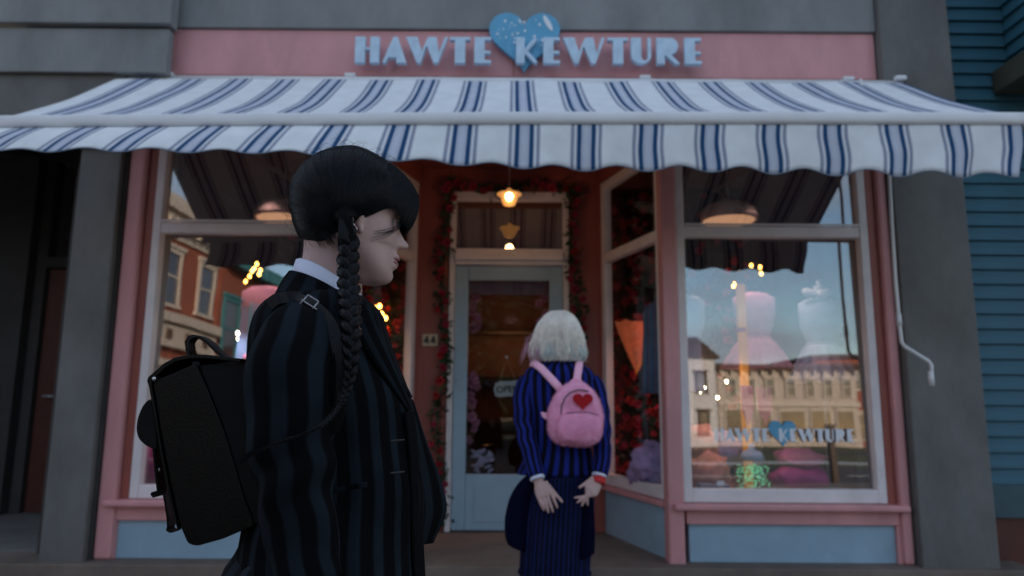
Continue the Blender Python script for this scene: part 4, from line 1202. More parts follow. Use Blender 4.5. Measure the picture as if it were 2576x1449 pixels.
# more of the far side of the street
for k, (x0, x1, h, mk, lab) in enumerate(((-9.5, -2.0, 5.4, 'brick', 'low brick shop block straight across the lawn'), (-1.5, 8.8, 4.2, 'clap', 'low cream hall straight across the lawn'), (25.5, 37, 5.0, 'brick', 'red brick block right of the cream building'))):
    b = thing('far_building', lab, 'building', ((x0+x1)/2, -46, -0.4))
    far_ = b
    part('wall', MB().box(x0, x1, -54, YC-2, -2.3, h-0.3), M[mk], b)
    part('roof', MB().box(x0-0.3, x1+0.3, -54, YC-1.6, h-0.299, h), M['roof'], b)
    n = int((x1-x0)/2.1)
    for j in range(n):
        x = x0+0.7+j*2.1
        facade_window_y(b, YC-2, x, x+1.0, h-2.6, h-0.9)
        facade_window_y(b, YC-2, x, x+1.2, -1.2, 0.7)
    b.location.z += 1.4
# street post seen in the reflection
sp_ = thing('street_post', 'dark wooden post standing on the far kerb', 'post', (6.9, -4.2, -0.15))
part('shaft', MB().box(6.84, 6.96, -4.26, -4.14, -0.15, 1.0), M['dark_wood'], sp_, bevel=0.01)
part('cap', MB().box(6.82, 6.98, -4.28, -4.12, 1.001, 1.05), M['dark_wood'], sp_)
def tree(x, y, zb, h, r, label, seed):  # unseen trees, added so the door glass reflects something dark
    t = thing('added_spruce', label, 'tree', (x, y, zb), 'unseen dark spruces added to darken the door reflection')
    rg_ = random.Random(seed)
    m = MB(); m.tube([(x, y, zb), (x+.1, y, zb+h*.4), (x, y, zb+h*.92)], [r*.09, r*.06, r*.02], 8); part('trunk', m, M['dark_wood'], t)
    m = MB()
    m.revolve((x, y, zb+h*.05), [(0.01, 0), (r*.62, h*.02), (r*.40, h*.4), (r*.12, h*.75), (0.01, h*.9)], 14)
    for k in range(6500):
        q = rg_.random()**.9; z = zb+h*(.06+.94*q); R_ = r*(1-q)**.85*(.55+.5*math.sqrt(rg_.random()))*(1+.15*math.sin(q*40)); a_ = rg_.uniform(0, 6.283)
        c = Vector((x+R_*math.cos(a_), y+R_*math.sin(a_), z)); s_ = rg_.uniform(.22, .50)
        o_ = Vector((math.cos(a_), math.sin(a_), -.35)).normalized(); sd = Vector((-math.sin(a_), math.cos(a_), rg_.uniform(-.4, .4)))
        k0 = len(m.v); m.v += [tuple(c-o_*s_), tuple(c+sd*s_*.4), tuple(c+o_*s_), tuple(c-sd*s_*.4)]; m.face((k0, k0+1, k0+2, k0+3))
    part('crown', m, M['leaf'], t)
tree(-1.6, -17.5, -.26, 12.5, 4.2, 'left and taller of two unseen spruces added to darken the door glass', 1)
tree(2.0, -19.0, -.27, 11.0, 4.0, 'right and shorter of two unseen spruces added to darken the door glass', 2)
# ------------------------------------------------------------------ people
def remeshed(name, mb, voxel, smooth_it=2, smooth_fac=0.5):
    me = mb.mesh(name+'_src')
    o = bpy.data.objects.new(name+'_src', me); COL.objects.link(o)
    r = o.modifiers.new('r', 'REMESH'); r.mode = 'VOXEL'; r.voxel_size = voxel; r.adaptivity = 0.0
    if smooth_it:
        s_ = o.modifiers.new('s', 'SMOOTH'); s_.factor = smooth_fac; s_.iterations = smooth_it
    dg = bpy.context.evaluated_depsgraph_get()
    out = bpy.data.meshes.new_from_object(o.evaluated_get(dg))
    bpy.data.objects.remove(o); bpy.data.meshes.remove(me)
    out.name = name
    return out

# ---- head in its own axes: x forward, y to the left, z up, origin between the ears
HZ = [-.100, -.096, -.088, -.075, -.060, -.040, -.020, 0.0, .015, .030, .050, .075, .100, .116, .125]
HF = [ .058,  .070,  .0785, .0815, .0825, .0835, .0850, .085, .0855, .0905, .0915, .0865, .071, .045, .010]
HB = [ .040,  .030,  .022,  .008, -.012, -.045, -.068, -.084, -.091, -.096, -.098, -.092, -.078, -.050, -.010]
HWD = [.012,  .024,  .034,  .045, .0525, .0590, .0640, .0690, .0710, .0730, .0745, .0710, .0590, .0370, .008]
NZ = [-.062, -.056, -.051, -.0475, -.042, -.038, -.032, -.0285, -.025, -.018, -.010, 0.0, .010, .020]
def head_rings(nz=110, n=96):
    rings = []
    for z in np.linspace(-.100, .125, nz):
        f = float(cs(HZ, HF, z)); b = float(cs(HZ, HB, z)); w = float(cs(HZ, HWD, z))
        cx = b+(f-b)*0.46
        nose = float(cs([-.060, -.034, -.0295, -.0265, -.021, -.010, .004, .016, .030], [0, 0.002, .009, .023, .028, .018, .0085, .003, 0], z)) if z < .03 else 0
        nw = float(cs([-.03, -.02, -.01, .01, .03], [.0125, .0115, .009, .0075, .010], z))
        lip = float(cs([-.080, -.072, -.064, -.0575, -.0535, -.0515, -.047, -.040, -.032], [0, .001, .0105, .0110, .0045, .006, .0130, .007, 0], z)) if -.080 < z < -.032 else 0
        chin = float(cs([-.100, -.092, -.082, -.070], [.001, .006, .007, 0], z)) if z < -.07 else 0
        eye = float(cs([-.012, .000, .008, .016, .026], [0, .005, .007, .005, 0], z)) if -.012 < z < .026 else 0
        rr = []
        for j in range(n):
            t = 2*math.pi*j/n
            c_, s_ = math.cos(t), math.sin(t)
            e = 2.25 if z > -.03 else 2.0
            x = cx + ((f-cx) if c_ > 0 else (cx-b))*abs(c_)**(2/e)*(1 if c_ >= 0 else -1)
            y = w*abs(s_)**(2/e)*(1 if s_ >= 0 else -1)
            if c_ > 0:
                x += nose*math.exp(-(y/nw)**2) + lip*math.exp(-(y/.021)**4)*(1-0.25*(y/.02)**2 if abs(y) < .02 else .75) + chin*math.exp(-(y/.018)**2)
                x -= eye*math.exp(-((abs(y)-.031)/.014)**2)
                x += 0.004*math.exp(-((abs(y)-.046)/.014)**2-((z+.012)/.016)**2)     # cheekbone
                x += 0.003*math.exp(-((abs(y)-.025)/.02)**2-((z-.032)/.007)**2)      # brow ridge
            rr.append((x, y, z))
        rings.append(rr)
    return rings
def xf(pts, Mx):
    return [tuple(Mx @ Vector(p)) for p in pts]

def build_head(m, Mx):
    m.loft([xf(r, Mx) for r in head_rings()])
    for s_ in (-1, 1):                                         # ears
        k = []
        for q in np.linspace(0, 1, 9):
            k.append(q)
        m.tube([Mx @ Vector((.002-.010*math.sin(a), s_*(.070+.010*abs(math.sin(a*0.5+.3))), .004+.028*math.cos(a))) for a in np.linspace(-0.7, 3.4, 14)], [.0045]*14, 8)
        m.ell(Mx @ Vector((.008, s_*.068, .002)), (.009, .008, .024), 8, 10)
        m.ell(Mx @ Vector((.012, s_*.071, -.020)), (.006, .0055, .009), 6, 8)

# ================================================================ first person
YP = 1.27
person1 = thing('person', 'person in dark striped blazer with long black braid, in profile nearest the camera', 'person', (-0.32, YP, 0.0))
O1 = at(876, 568, YP)
HEAD = Matrix.Translation(O1) @ Matrix.Rotation(R(22), 4, 'Z') @ Matrix.Rotation(R(3.5), 4, 'Y') @ Matrix.Scale(1.05, 4)
def px1(x, y, Y=None, Yp=YP):
    p = at(x, y, Yp)
    if Y is not None: p.y = Y
    return p
body = MB()
build_head(body, HEAD)
neck = []
for py, cx, a, b in ((590, 836, .050, .050), (640, 832, .048, .049), (690, 828, .051, .053), (730, 824, .052, .054), (770, 826, .060, .065), (830, 830, .075, .11), (950, 835, .11, .13), (1100, 845, .10, .11), (1300, 845, .11, .14), (1450, 845, .11, .15)):
    p = px1(cx, py); neck.append(ring(p.x, YP, p.z, a, b, 40, 2.2))
body.loft(neck[::-1])
hipz = px1(845, 1440).z
for s_ in (-1, 1):
    body.tube([(-.31, YP+s_*.08, hipz+.03), (-.30, YP+s_*.09, .50), (-.31, YP+s_*.09, .25), (-.31, YP+s_*.09, .09)], [.085, .062, .055, .042], 20)
    body.ell((-.27, YP+s_*.09, .055), (.10, .038, .045), 8, 16)
ARM1 = [px1(772, 792, 1.125, 1.15), px1(745, 850, 1.085, 1.08), px1(728, 950, 1.06, 1.06), px1(728, 1080, 1.055, 1.055), px1(738, 1180, 1.06, 1.06), px1(752, 1300, 1.06, 1.06), px1(770, 1420, 1.06, 1.06), px1(785, 1500, 1.06, 1.06)]
body.tube(ARM1, [.02, .032, .038, .042, .04, .036, .032, .026], 20)
def mirror_arm(P): return [Vector((p.x-0.01, 2*YP-p.y, p.z)) for p in P]
body.tube(mirror_arm(ARM1), [.02, .032, .038, .042, .04, .036, .032, .026], 20)
def hand(m, wrist, palm, tips, thumb, pw, nrm, fr=.0085, base_spread=1.0):
    """flattened palm, four bent fingers and a thumb joined to the forearm"""
    wrist, palm = Vector(wrist), Vector(palm); nrm = Vector(nrm).normalized()
    d = (palm-wrist).normalized(); side = d.cross(nrm).normalized()
    Lh = (palm-wrist).length
    rings_ = []
    for q, w, th in ((-.25, .60, .020), (0.1, .62, .017), (.5, .88, .0165), (.9, 1.0, .0155), (1.25, .98, .013), (1.5, .80, .009)):
        c0 = wrist+d*Lh*q; rr = []
        for j in range(20):
            t = 2*math.pi*j/20
            rr.append(c0+side*math.cos(t)*pw*.5*w+nrm*math.sin(t)*th)
        rings_.append(rr)
    m.loft(rings_)
    kn = wrist+d*Lh*1.38
    for i, tp_ in enumerate(tips):
        tp_ = Vector(tp_); off = (i-1.5)/1.5*pw*.40*base_spread
        b0 = kn+side*off
        mid = b0.lerp(tp_, .48)-nrm*.006
        m.tube([b0-d*.015, b0, mid, b0.lerp(tp_, .75)-nrm*.004, tp_], [fr, fr, fr*.93, fr*.86, fr*.68], 10)
        m.ell(tp_, (fr*.68,)*3, 5, 8)
    th = Vector(thumb); b0 = wrist+d*Lh*.45+(th-palm).dot(side)/abs((th-palm).dot(side)+1e-9)*side*pw*.38
    m.tube([b0-d*.01, b0, b0.lerp(th, .55)+d*.004, th], [fr*1.35, fr*1.3, fr*1.05, fr*.8], 10)
    m.ell(th, (fr*.8,)*3, 5, 8)
for P0, sgn in ((ARM1[-1], 1), (mirror_arm(ARM1)[-1], -1)):
    w_ = Vector(P0)+Vector((.004, 0, -.01)); pl_ = w_+Vector((.008, 0, -.055))
    hand(body, w_, pl_, [pl_+Vector((x_, 0.004*sgn, -z_)) for x_, z_ in ((.03, .095), (.012, .105), (-.006, .10), (-.022, .085))][::1], pl_+Vector((.05, -.0*sgn, -.045)), .075, (0, sgn, 0), .008)
me = remeshed('body', body, 0.0030, 3, 0.5)
b1 = link('body', me, M['skin'], person1, smooth=True)
# eyes and lips
for s_ in (-1, 1):
    m = MB(); m.ell(HEAD @ Vector((.0700, s_*.0285, .0080)), (.0112,)*3, 12, 16)
    part('eye', m, M['eye'], person1, smooth=True)
    m = MB(); m.ell(HEAD @ Vector((.0795, s_*.0300, .0080)), (.0045,)*3, 8, 12); part('iris', m, mat('dark_iris', (.02, .012, .008), .1), person1, smooth=True)
    m = MB()
    for e0, e1 in ((.0, 1.5), (-1.4, -.07)):
        m.grid([[HEAD @ (Vector((.0700, s_*.0290, .0080))+Vector((math.cos(e)*math.cos(z_), math.cos(e)*math.sin(z_), math.sin(e)))*.0128) for z_ in np.linspace(-1.5, 1.5, 18)] for e in np.linspace(e0, e1, 8)])
    el = part('eyelid', m, M['skin'], person1, smooth=True)
    m = MB()
    for k in range(26):
        u = -1+2*k/25; p0 = Vector((.0836-.007*u*u, s_*(.030+.0115*u), .0108-.002*u*u))
        m.tube([HEAD @ p0, HEAD @ (p0+Vector((.006, s_*.002*u, .0005))), HEAD @ (p0+Vector((.0095, s_*.004*u, .004)))], [.0005, .0004, .0001], 4)
    m.tube([HEAD @ Vector((.0836-.007*u*u, s_*(.030+.0115*u), .0108-.002*u*u)) for u in np.linspace(-1, 1, 12)], .0011, 6)
    part('eyelashes', m, M['hair_core'], person1)
    m = MB(); m.tube([HEAD @ Vector((.094-.010*u*u-.003, s_*(.030+.018*u), .036+.003*math.sin(u*2))) for u in np.linspace(-1, 1, 12)], [.0012+.0014*math.sin(math.pi*(i+.6)/12.2) for i in range(12)], 6)
    part('eyebrow', m, M['hair_core'], person1)
m = MB()
for zc, xo, hh in ((-.0470, .0962, .0044), (-.0595, .0944, .0048)):
    m.loft([xf([(xo-.004-.0105*(abs(u)**2.0)+.0042*math.cos(t), .021*u, zc-.001*(1 if zc > -.055 else -1)*abs(u)*3+hh*math.sin(t)*(1-.75*u*u)) for t in np.linspace(0, 2*math.pi, 12, endpoint=False)], HEAD) for u in np.linspace(-1, 1, 15)])
part('lips', m, M['lip'], person1, smooth=True)

# ---- hair shell and strands
HC = Vector((-.004, 0, .030))
PA = [0, 18, 32, 47, 65, 78, 90, 107, 126, 144, 166, 181, 196, 216, 235, 250, 270, 310, 350, 360]
PR = [.121, .129, .123, .116, .111, .1115, .113, .110, .108, .106, .104, .099, .095, .096, .090, .080, .070, .085, .115, .121]
def hair_R(d):
    al = math.degrees(math.atan2(d.z, d.x)) % 360
    cb2 = d.x*d.x+d.z*d.z
    rp = float(np.interp(al, PA, PR))
    wl = .088-.008*max(0, d.x)
    return 1/math.sqrt(max(1e-9, cb2/(rp*rp)+(1-cb2)/(wl**2)))
PA_f = np.array(PA, float)
def hair_pt(d, off=0.0):
    d = d.normalized(); return HC+d*(hair_R(d)+off)
def hair_ok(p):
    if p.z < -.050: return False
    if p.z < .032 and p.x > -.006+max(0, (p.z-.0)*.35) and True: return False
    if p.x > -.02 and p.z < -.028: return False
    return True
m = MB(); NA, NB = 96, 64; idx = {}
pts_ = []
for i in range(NA):
    a = 2*math.pi*i/NA
    for j in range(NB+1):
        b_ = -math.pi/2+math.pi*j/NB
        d = Vector((math.cos(a)*math.cos(b_), math.sin(b_), math.sin(a)*math.cos(b_)))
        fl = 1+0.010*math.sin(a*23+3*math.sin(b_*3))
        pts_.append(hair_pt(d, -.003)*1.0)
m.v = [tuple(HEAD @ p) for p in pts_]
for i in range(NA):
    for j in range(NB):
        q = [i*(NB+1)+j, i*(NB+1)+j+1, ((i+1) % NA)*(NB+1)+j+1, ((i+1) % NA)*(NB+1)+j]
        c_ = sum((pts_[k] for k in q), Vector())/4
        if hair_ok(c_): m.face(q)
hair = part('hair', m, M['hair_core'], person1, smooth=True)
so = hair.modifiers.new('thick', 'SOLIDIFY'); so.thickness = 0.006; so.offset = -1
def slerp(a, b, t):
    om = math.acos(max(-1, min(1, a.dot(b))))
    if om < 1e-4: return a
    return (a*math.sin((1-t)*om)+b*math.sin(t*om))/math.sin(om)
rg = random.Random(11)
sm = MB()
def strand(pts, r0):
    n = len(pts)
    sm.tube([HEAD @ p for p in pts], [r0*(1-.55*(i/(n-1))) for i in range(n)], 4, caps=False)
for side in (-1, 1):
    E_ = (Vector((-.014, side*.078, -.020))-HC).normalized()
    for k in range(4200 if side < 0 else 1200):
        al = R(rg.uniform(15, 244)); be = rg.uniform(0.0, .10)*side
        S_ = Vector((math.cos(al)*math.cos(be), math.sin(be), math.sin(al)*math.cos(be)))
        e2 = (E_+Vector((rg.gauss(0, .05), 0, rg.gauss(0, .07)))).normalized()
        lift = rg.uniform(0.0, .0009)+.0010*noise.noise(Vector((al*9, be*20, side)))
        bend = Vector((0, 0, .16*math.sin(al-1.2)))
        ps = []
        t0 = rg.uniform(0, .25) if rg.random() < .5 else 0
        for t in np.linspace(t0, 1, 14):
            d = slerp(S_, e2, t)+Vector((-.10, 0, .10))*math.sin(math.pi*t)*(1 if al > 1.2 else .4)
            p = hair_pt(d, lift)
            if p.z < -.052: p.z = -.052
            ps.append(p)
        if side < 0 and k % 3 == 0 and not al < R(62):
            w1 = rg.gauss(0, 1); w1 = max(-1.6, min(1.6, w1))
            ps = ps[:-1]+[Vector((-.016+w1*.0075, -.0905, -.016)), Vector((-.018+w1*.0060, -.0935, -.034)), Vector((-.019+w1*.0050, -.0930, -.050)), Vector((-.019+w1*.0030, -.088, -.064))]
        if al < R(62):                                   # front hair leaves from above the fringe
            ps = [p for p in ps if not (p.x > .06 and p.z < .05)]
            ps = [p for p in ps if hair_ok(p) or p.z > .028]
        if len(ps) > 3: strand(ps, rg.uniform(.00035, .0007))
# fringe: falls forward over the brow, curving out
def fringe_dir(bt, t, end):
    """from the crown to the brow: bt = sideways angle at the tips"""
    al = math.radians(86)*(1-t)+end*t; be = bt*(.35+.65*t)
    return Vector((math.cos(al)*math.cos(be), math.sin(be), math.sin(al)*math.cos(be)))
for k in range(3600):
    bt = rg.uniform(-1.0, 1.0)
    u = max(0, min(1, (abs(bt)-(.42 if bt > 0 else .58))/.25))
    end = R(-4+rg.gauss(0, 2.4)+2.5*math.sin(bt*17)+1.5*math.sin(bt*41))*(1-u)+R(3+rg.gauss(0, 1.5))*u
    cl = .0016*noise.noise(Vector((bt*14, 3.1, 0)))
    ps = []
    t1 = rg.uniform(.88, 1.06)
    for t in np.linspace(rg.uniform(0, .3), t1, 15):
        d = fringe_dir(bt+.02*math.sin(t*4+k), t, end)
        ps.append(hair_pt(d, .0004+cl*t+.0012*rg.random()*t*t-.006*max(0, t-.82)))
    strand(ps, rg.uniform(.00035, .0007))
for k in range(420):
    bt = rg.uniform(-.95, .25) if rg.random() < .8 else rg.uniform(.25, .8)
    end = R(rg.uniform(-16, -6)) if abs(bt) < .45 else R(rg.uniform(-9, 4))
    b2_ = bt+rg.gauss(0, .07); cu_ = rg.gauss(0, .05); ps = []
    for t in np.linspace(rg.uniform(.35, .6), 1.0, 14):
        d = fringe_dir(bt+(b2_-bt)*t+cu_*math.sin(t*6), t, end)
        ps.append(hair_pt(d, .0012-.012*max(0, t-.8)*rg.uniform(.2, 1)))
    strand(ps, rg.uniform(.0004, .0009))
fm = MB(); fm.grid([[HEAD @ hair_pt(fringe_dir(bt, t, R(-2) if abs(bt) < .45 else R(-2)+(R(5)-R(-2))*min(1, (abs(bt)-.45)/.3)), -.0035) for bt in np.linspace(-.95, .95, 40)] for t in np.linspace(.3, 1, 20)])
fo = part('fringe', fm, M['hair_core'], person1, smooth=True)
s_ = fo.modifiers.new('thick', 'SOLIDIFY'); s_.thickness = .005; s_.offset = 0
# lower side hair between fringe and ear, wisps on the cheek
for k in range(260):
    x0 = rg.uniform(.0, .060); z0 = .10
    xe = x0*.85+rg.uniform(-.018, .004); ze = .036-.10*max(0, .052-xe)*.0-rg.uniform(-.004, .012)*(1 if xe < .045 else .2)
    ps = []
    for t in np.linspace(0, 1, 9):
        x = x0+(xe-x0)*t; z = z0+(ze-z0)*t
        w_ = float(cs(HZ, HWD, z)); f_ = float(cs(HZ, HF, z))
        yy = w_*math.sqrt(max(0.02, 1-(max(0, x)/f_)**2.3))+.007+.002*rg.random()
        ps.append(Vector((x, -yy, z)))
    strand(ps, rg.uniform(.0004, .0008))
for k in range(22):                                     # the long wisp from the fringe over the cheek
    s0 = rg.gauss(0, .0040); dr = rg.uniform(-.010, .012)
    ps = []
    for t in np.linspace(0, rg.uniform(.62, 1), 12):
        x = cs([0, .25, .5, .75, 1], [.100, .088, .074, .056, .028], t)+s0*(1-t*.3)
        z = cs([0, .25, .5, .75, 1], [.055, .019, -.005, -.017, -.030], t)+s0*(.9-.5*t)+.003*math.sin(t*5+s0*900)-dr*t*t
        w_ = float(cs(HZ, HWD, z)); f_ = float(cs(HZ, HF, z))
        yy = w_*math.sqrt(max(0.03, 1-(min(.99, max(0, x-.008)/f_))**2.2))+.004
        ps.append(Vector((x, -yy-(.006 if t < .5 else 0), z)))
    strand(ps, rg.uniform(.0003, .0006))
for k in range(70):                                     # fly-away hairs on the crown and nape
    al = R(rg.choice((rg.uniform(40, 150), rg.uniform(160, 225)))); be = rg.uniform(-.5, .2)
    d = Vector((math.cos(al)*math.cos(be), math.sin(be), math.sin(al)*math.cos(be)))
    tg = Vector((rg.uniform(-1, 1), rg.uniform(-.6, .6), rg.uniform(-1, .6))); tg = (tg-d*tg.dot(d)).normalized()
    p0 = hair_pt(d); ps = [p0+tg*.030*t+d*(.011*math.sin(t*2.2)) for t in np.linspace(0, 1, 6)]
    strand(ps, .00028)
for k in range(260):                                    # soft nape hairline
    al = R(rg.uniform(226, 243)); be = rg.uniform(-1.0, .4)
    d = Vector((math.cos(al)*math.cos(be), math.sin(be), math.sin(al)*math.cos(be)))
    p0 = hair_pt(d, -.004)
    if p0.z > -.02: continue
    ps = [p0+Vector((.010*t, -.012*t, -.016*t)) for t in np.linspace(0, 1, 5)]
    strand(ps, .0004)
hs = part('hair_strands', sm, M['hair'], person1, smooth=True, stuff=True)

# ---- braid
def braid(parent, pts, rads, period, ph=0.0):
    pts = [Vector(p) for p in pts]
    L_ = [0]
    for a, b in zip(pts, pts[1:]): L_.append(L_[-1]+(b-a).length)
    L_ = np.array(L_); arr = np.array([tuple(p) for p in pts])
    n = 260; S = np.linspace(0, L_[-1], n)
    C_ = np.stack([cs(L_, arr[:, c], S) for c in range(3)], 1); rr = np.interp(S, L_, rads)
    T = np.gradient(C_, axis=0); T /= np.linalg.norm(T, axis=1)[:, None]
    view = np.array([-0.33, 1.0, 0.15]); view /= np.linalg.norm(view)
    tt = 0; ph_ = []
    for i in range(n):
        tt += (S[i]-S[max(0, i-1)])*2*math.pi/(period*max(.30, min(1, rr[i]/.0175))); ph_.append(tt)
    for k in range(3):
        path = []; rad = []
        for i in range(n):
            sd = np.cross(T[i], view); sd /= np.linalg.norm(sd); dp = np.cross(sd, T[i])
            a = ph_[i]+2*math.pi*k/3+ph
            path.append(Vector(C_[i]+sd*math.sin(a)*rr[i]*.56+dp*math.sin(2*a)*rr[i]*.34)); rad.append(rr[i]*.56*(1+.06*math.sin(a*2)))
        m = MB(); rings_ = []
        prev = None
        for i, p in enumerate(path):
            t = (path[min(i+1, n-1)]-path[max(i-1, 0)]).normalized()
            a_ = Vector((0, 1, 0)) if prev is None else prev
            a_ = (a_-t*a_.dot(t)).normalized(); b_ = t.cross(a_); prev = a_
            r2 = []
            for j in range(40):
                th = 2*math.pi*j/40
                q = rad[i]*(1+.045*math.sin(th*10)+.03*noise.noise(Vector((math.cos(th)*4, math.sin(th)*4, i*.05+k*7))))
                r2.append(p+a_*math.cos(th)*q+b_*math.sin(th)*q)
            rings_.append(r2)
        m.loft(rings_)
        part('braid_lock', m, M['hair_wool'], parent, smooth=True)
    # loose hairs along the braid
    m = MB(); g_ = random.Random(2)
    for q in range(420):
        i = g_.randrange(4, n-12)
        p = Vector(C_[i]); o_ = Vector((g_.gauss(0, 1), g_.gauss(0, 1), g_.gauss(0, 1))).normalized()
        e = Vector(C_[min(n-1, i+10)])
        r_ = rr[i]
        m.tube([p+o_*r_*.85, p.lerp(e, .5)+o_*r_*1.18, e+o_*r_*.95], [.00035, .0003, .0001], 3, caps=False)
    part('loose_hairs', m, M['hair'], parent, stuff=True)
er = HEAD @ Vector((-.016, -.080, -.012))
e2_ = px1(878, 608, 1.185, 1.185)
br = MB(); br.ell((er+e2_)/2+Vector((-.002, .008, .0)), (.013, .010, .024), 8, 16)
for k in range(40):
    an = R(30+k*190/39); o_ = Vector((math.cos(an), 0, math.sin(an)))
    ln_ = HEAD.inverted() @ er; w1 = math.cos(an)
    ps_ = [HEAD @ hair_pt((ln_+o_*q-HC).normalized(), off) for q, off in ((.060, -.002), (.040, .0), (.020, .002))]
    ps_ += [er+Vector((w1*.0085, -.010, .004)), e2_+Vector((w1*.0095, -.0085, .012)), e2_+Vector((w1*.0085, -.009, -.006)), e2_+Vector((w1*.006, -.006, -.022))]
    ar_ = np.array([tuple(q) for q in ps_]); tq = np.linspace(0, 1, len(ps_))
    sm_ = [Vector([float(cs(tq, ar_[:, c], u)) for c in range(3)]) for u in np.linspace(0, 1, 22)]
    br.tube(sm_, [.0003+.0024*(i/12)**1.5 if i < 12 else .0027-.0006*(i-12)/10 for i in range(22)], 10); bo = part('braid', br, M['hair_wool'], person1, smooth=True)
braid(bo, [er+Vector((0, 0, .012)), e2_, px1(876, 650, 1.17, 1.17), px1(877, 700, 1.145, 1.145), px1(879, 745, 1.115, 1.115), px1(881, 790, 1.085, 1.085), px1(883, 835, 1.066, 1.066), px1(884, 880, 1.056, 1.056), px1(881, 930, 1.05, 1.05),
           px1(872, 975, 1.045, 1.045), px1(858, 1012, 1.03, 1.03), px1(836, 1045, 1.00, 1.00), px1(806, 1072, .982, .982), px1(770, 1090, .976, .976), px1(728, 1104, .974, .974), px1(690, 1117, .98, .98)],
      [.008, .0165, .0178, .0174, .0168, .016, .0145, .0125, .0100, .0074, .0052, .0038, .0030, .0025, .0020, .0012], .082)
m = MB()
for k in range(40):
    g0 = rg.gauss(0, 1)
    m.tube([px1(700, 1114+g0*1.2, .978, .978), px1(660, 1128+g0*3, .98, .98), px1(628-8*rg.random(), 1146+g0*6, .985, .985), px1(606-10*rg.random(), 1164+g0*9, .992, .992)], [.0005, .00045, .0003, .0001], 3, caps=False)
part('braid_tip', m, M['hair'], bo, stuff=True)

# ---- clothes
def ringpx(cx, ax, by, yb, ys, yf, n=48, xo=0.0):
    out = []
    for j in range(n):
        t = 2*math.pi*j/n; c_ = math.cos(t)
        py = ys+(yf-yb)/2*c_+((yf+yb)/2-ys)*c_*c_
        p = at(cx+ax*c_, py, YP); out.append((p.x, YP+by*math.sin(t), p.z))
    return out
m = MB()
m.loft([ringpx(828, 66, .054, 705, 715, 750), ringpx(828, 70, .056, 660, 688, 738), ringpx(828, 73, .0575, 655, 683, 735), ringpx(827, 79, .061, 657, 686, 738), ringpx(826, 85, .068, 680, 708, 758), ringpx(827, 90, .074, 700, 728, 778), ringpx(828, 86, .070, 704, 732, 782)], caps=False)
sc_ = part('shirt_collar', m, M['shirt'], person1, smooth=True)
m = MB()
pts = [(898, 742), (924, 778), (944, 842), (934, 858), (902, 806), (888, 768)]
m.v = [tuple(px1(x, y, 1.215)) for x, y in pts]+[tuple(px1(x, y, 1.245)) for x, y in pts]
n_ = len(pts); m.face(range(n_)); m.face(range(2*n_-1, n_-1, -1))
for i in range(n_): m.face((i, (i+1) % n_, n_+(i+1) % n_, n_+i))
part('shirt_front', m, M['shirt'], person1)

rows = [(738, 898, 752, .060), (748, 915, 728, .090), (764, 936, 703, .130), (785, 953, 684, .162), (812, 962, 668, .176), (850, 974, 655, .178), (900, 992, 646, .172), (950, 1012, 642, .165), (1000, 1030, 642, .160),
        (1060, 1041, 648, .152), (1130, 1046, 652, .146), (1200, 1050, 650, .148), (1280, 1055, 640, .158), (1360, 1060, 626, .170), (1449, 1065, 618, .178), (1500, 1066, 616, .180)]
ya = [r[0] for r in rows]
def torso_ring(py, n=120, grow=0.0):
    f = float(cs(ya, [r[1] for r in rows], py)); b = float(cs(ya, [r[2] for r in rows], py)); w = float(cs(ya, [r[3] for r in rows], py))
    pf, pb = at(f, py, YP), at(b, py, YP); cx = (pf.x+pb.x)/2; a = (pf.x-pb.x)/2+grow; out = []
    for j in range(n):
        t = 2*math.pi*(j+.5)/n+math.pi; c_, s_ = math.cos(t), math.sin(t); e = 2.3
        x = cx+a*abs(c_)**(2/e)*(1 if c_ >= 0 else -1); y = YP+(w+grow)*abs(s_)**(2/e)*(1 if s_ >= 0 else -1)
        q = 0.007*noise.noise(Vector((x*8, y*8, pf.z*9)))+.003*math.sin(pf.z*30+x*24)*min(1, max(0, (py-950)/200))*max(0, c_)+.0018*math.sin(t*26)*min(1, max(0, (py-1000)/250))
        out.append((x+c_*q, y+s_*q, pf.z))
    return out
m = MB(); m.loft([torso_ring(py) for py in np.linspace(738, 1500, 60)][::-1], uv=True)
jk = part('blazer', m, M['blazer'], person1, smooth=True)
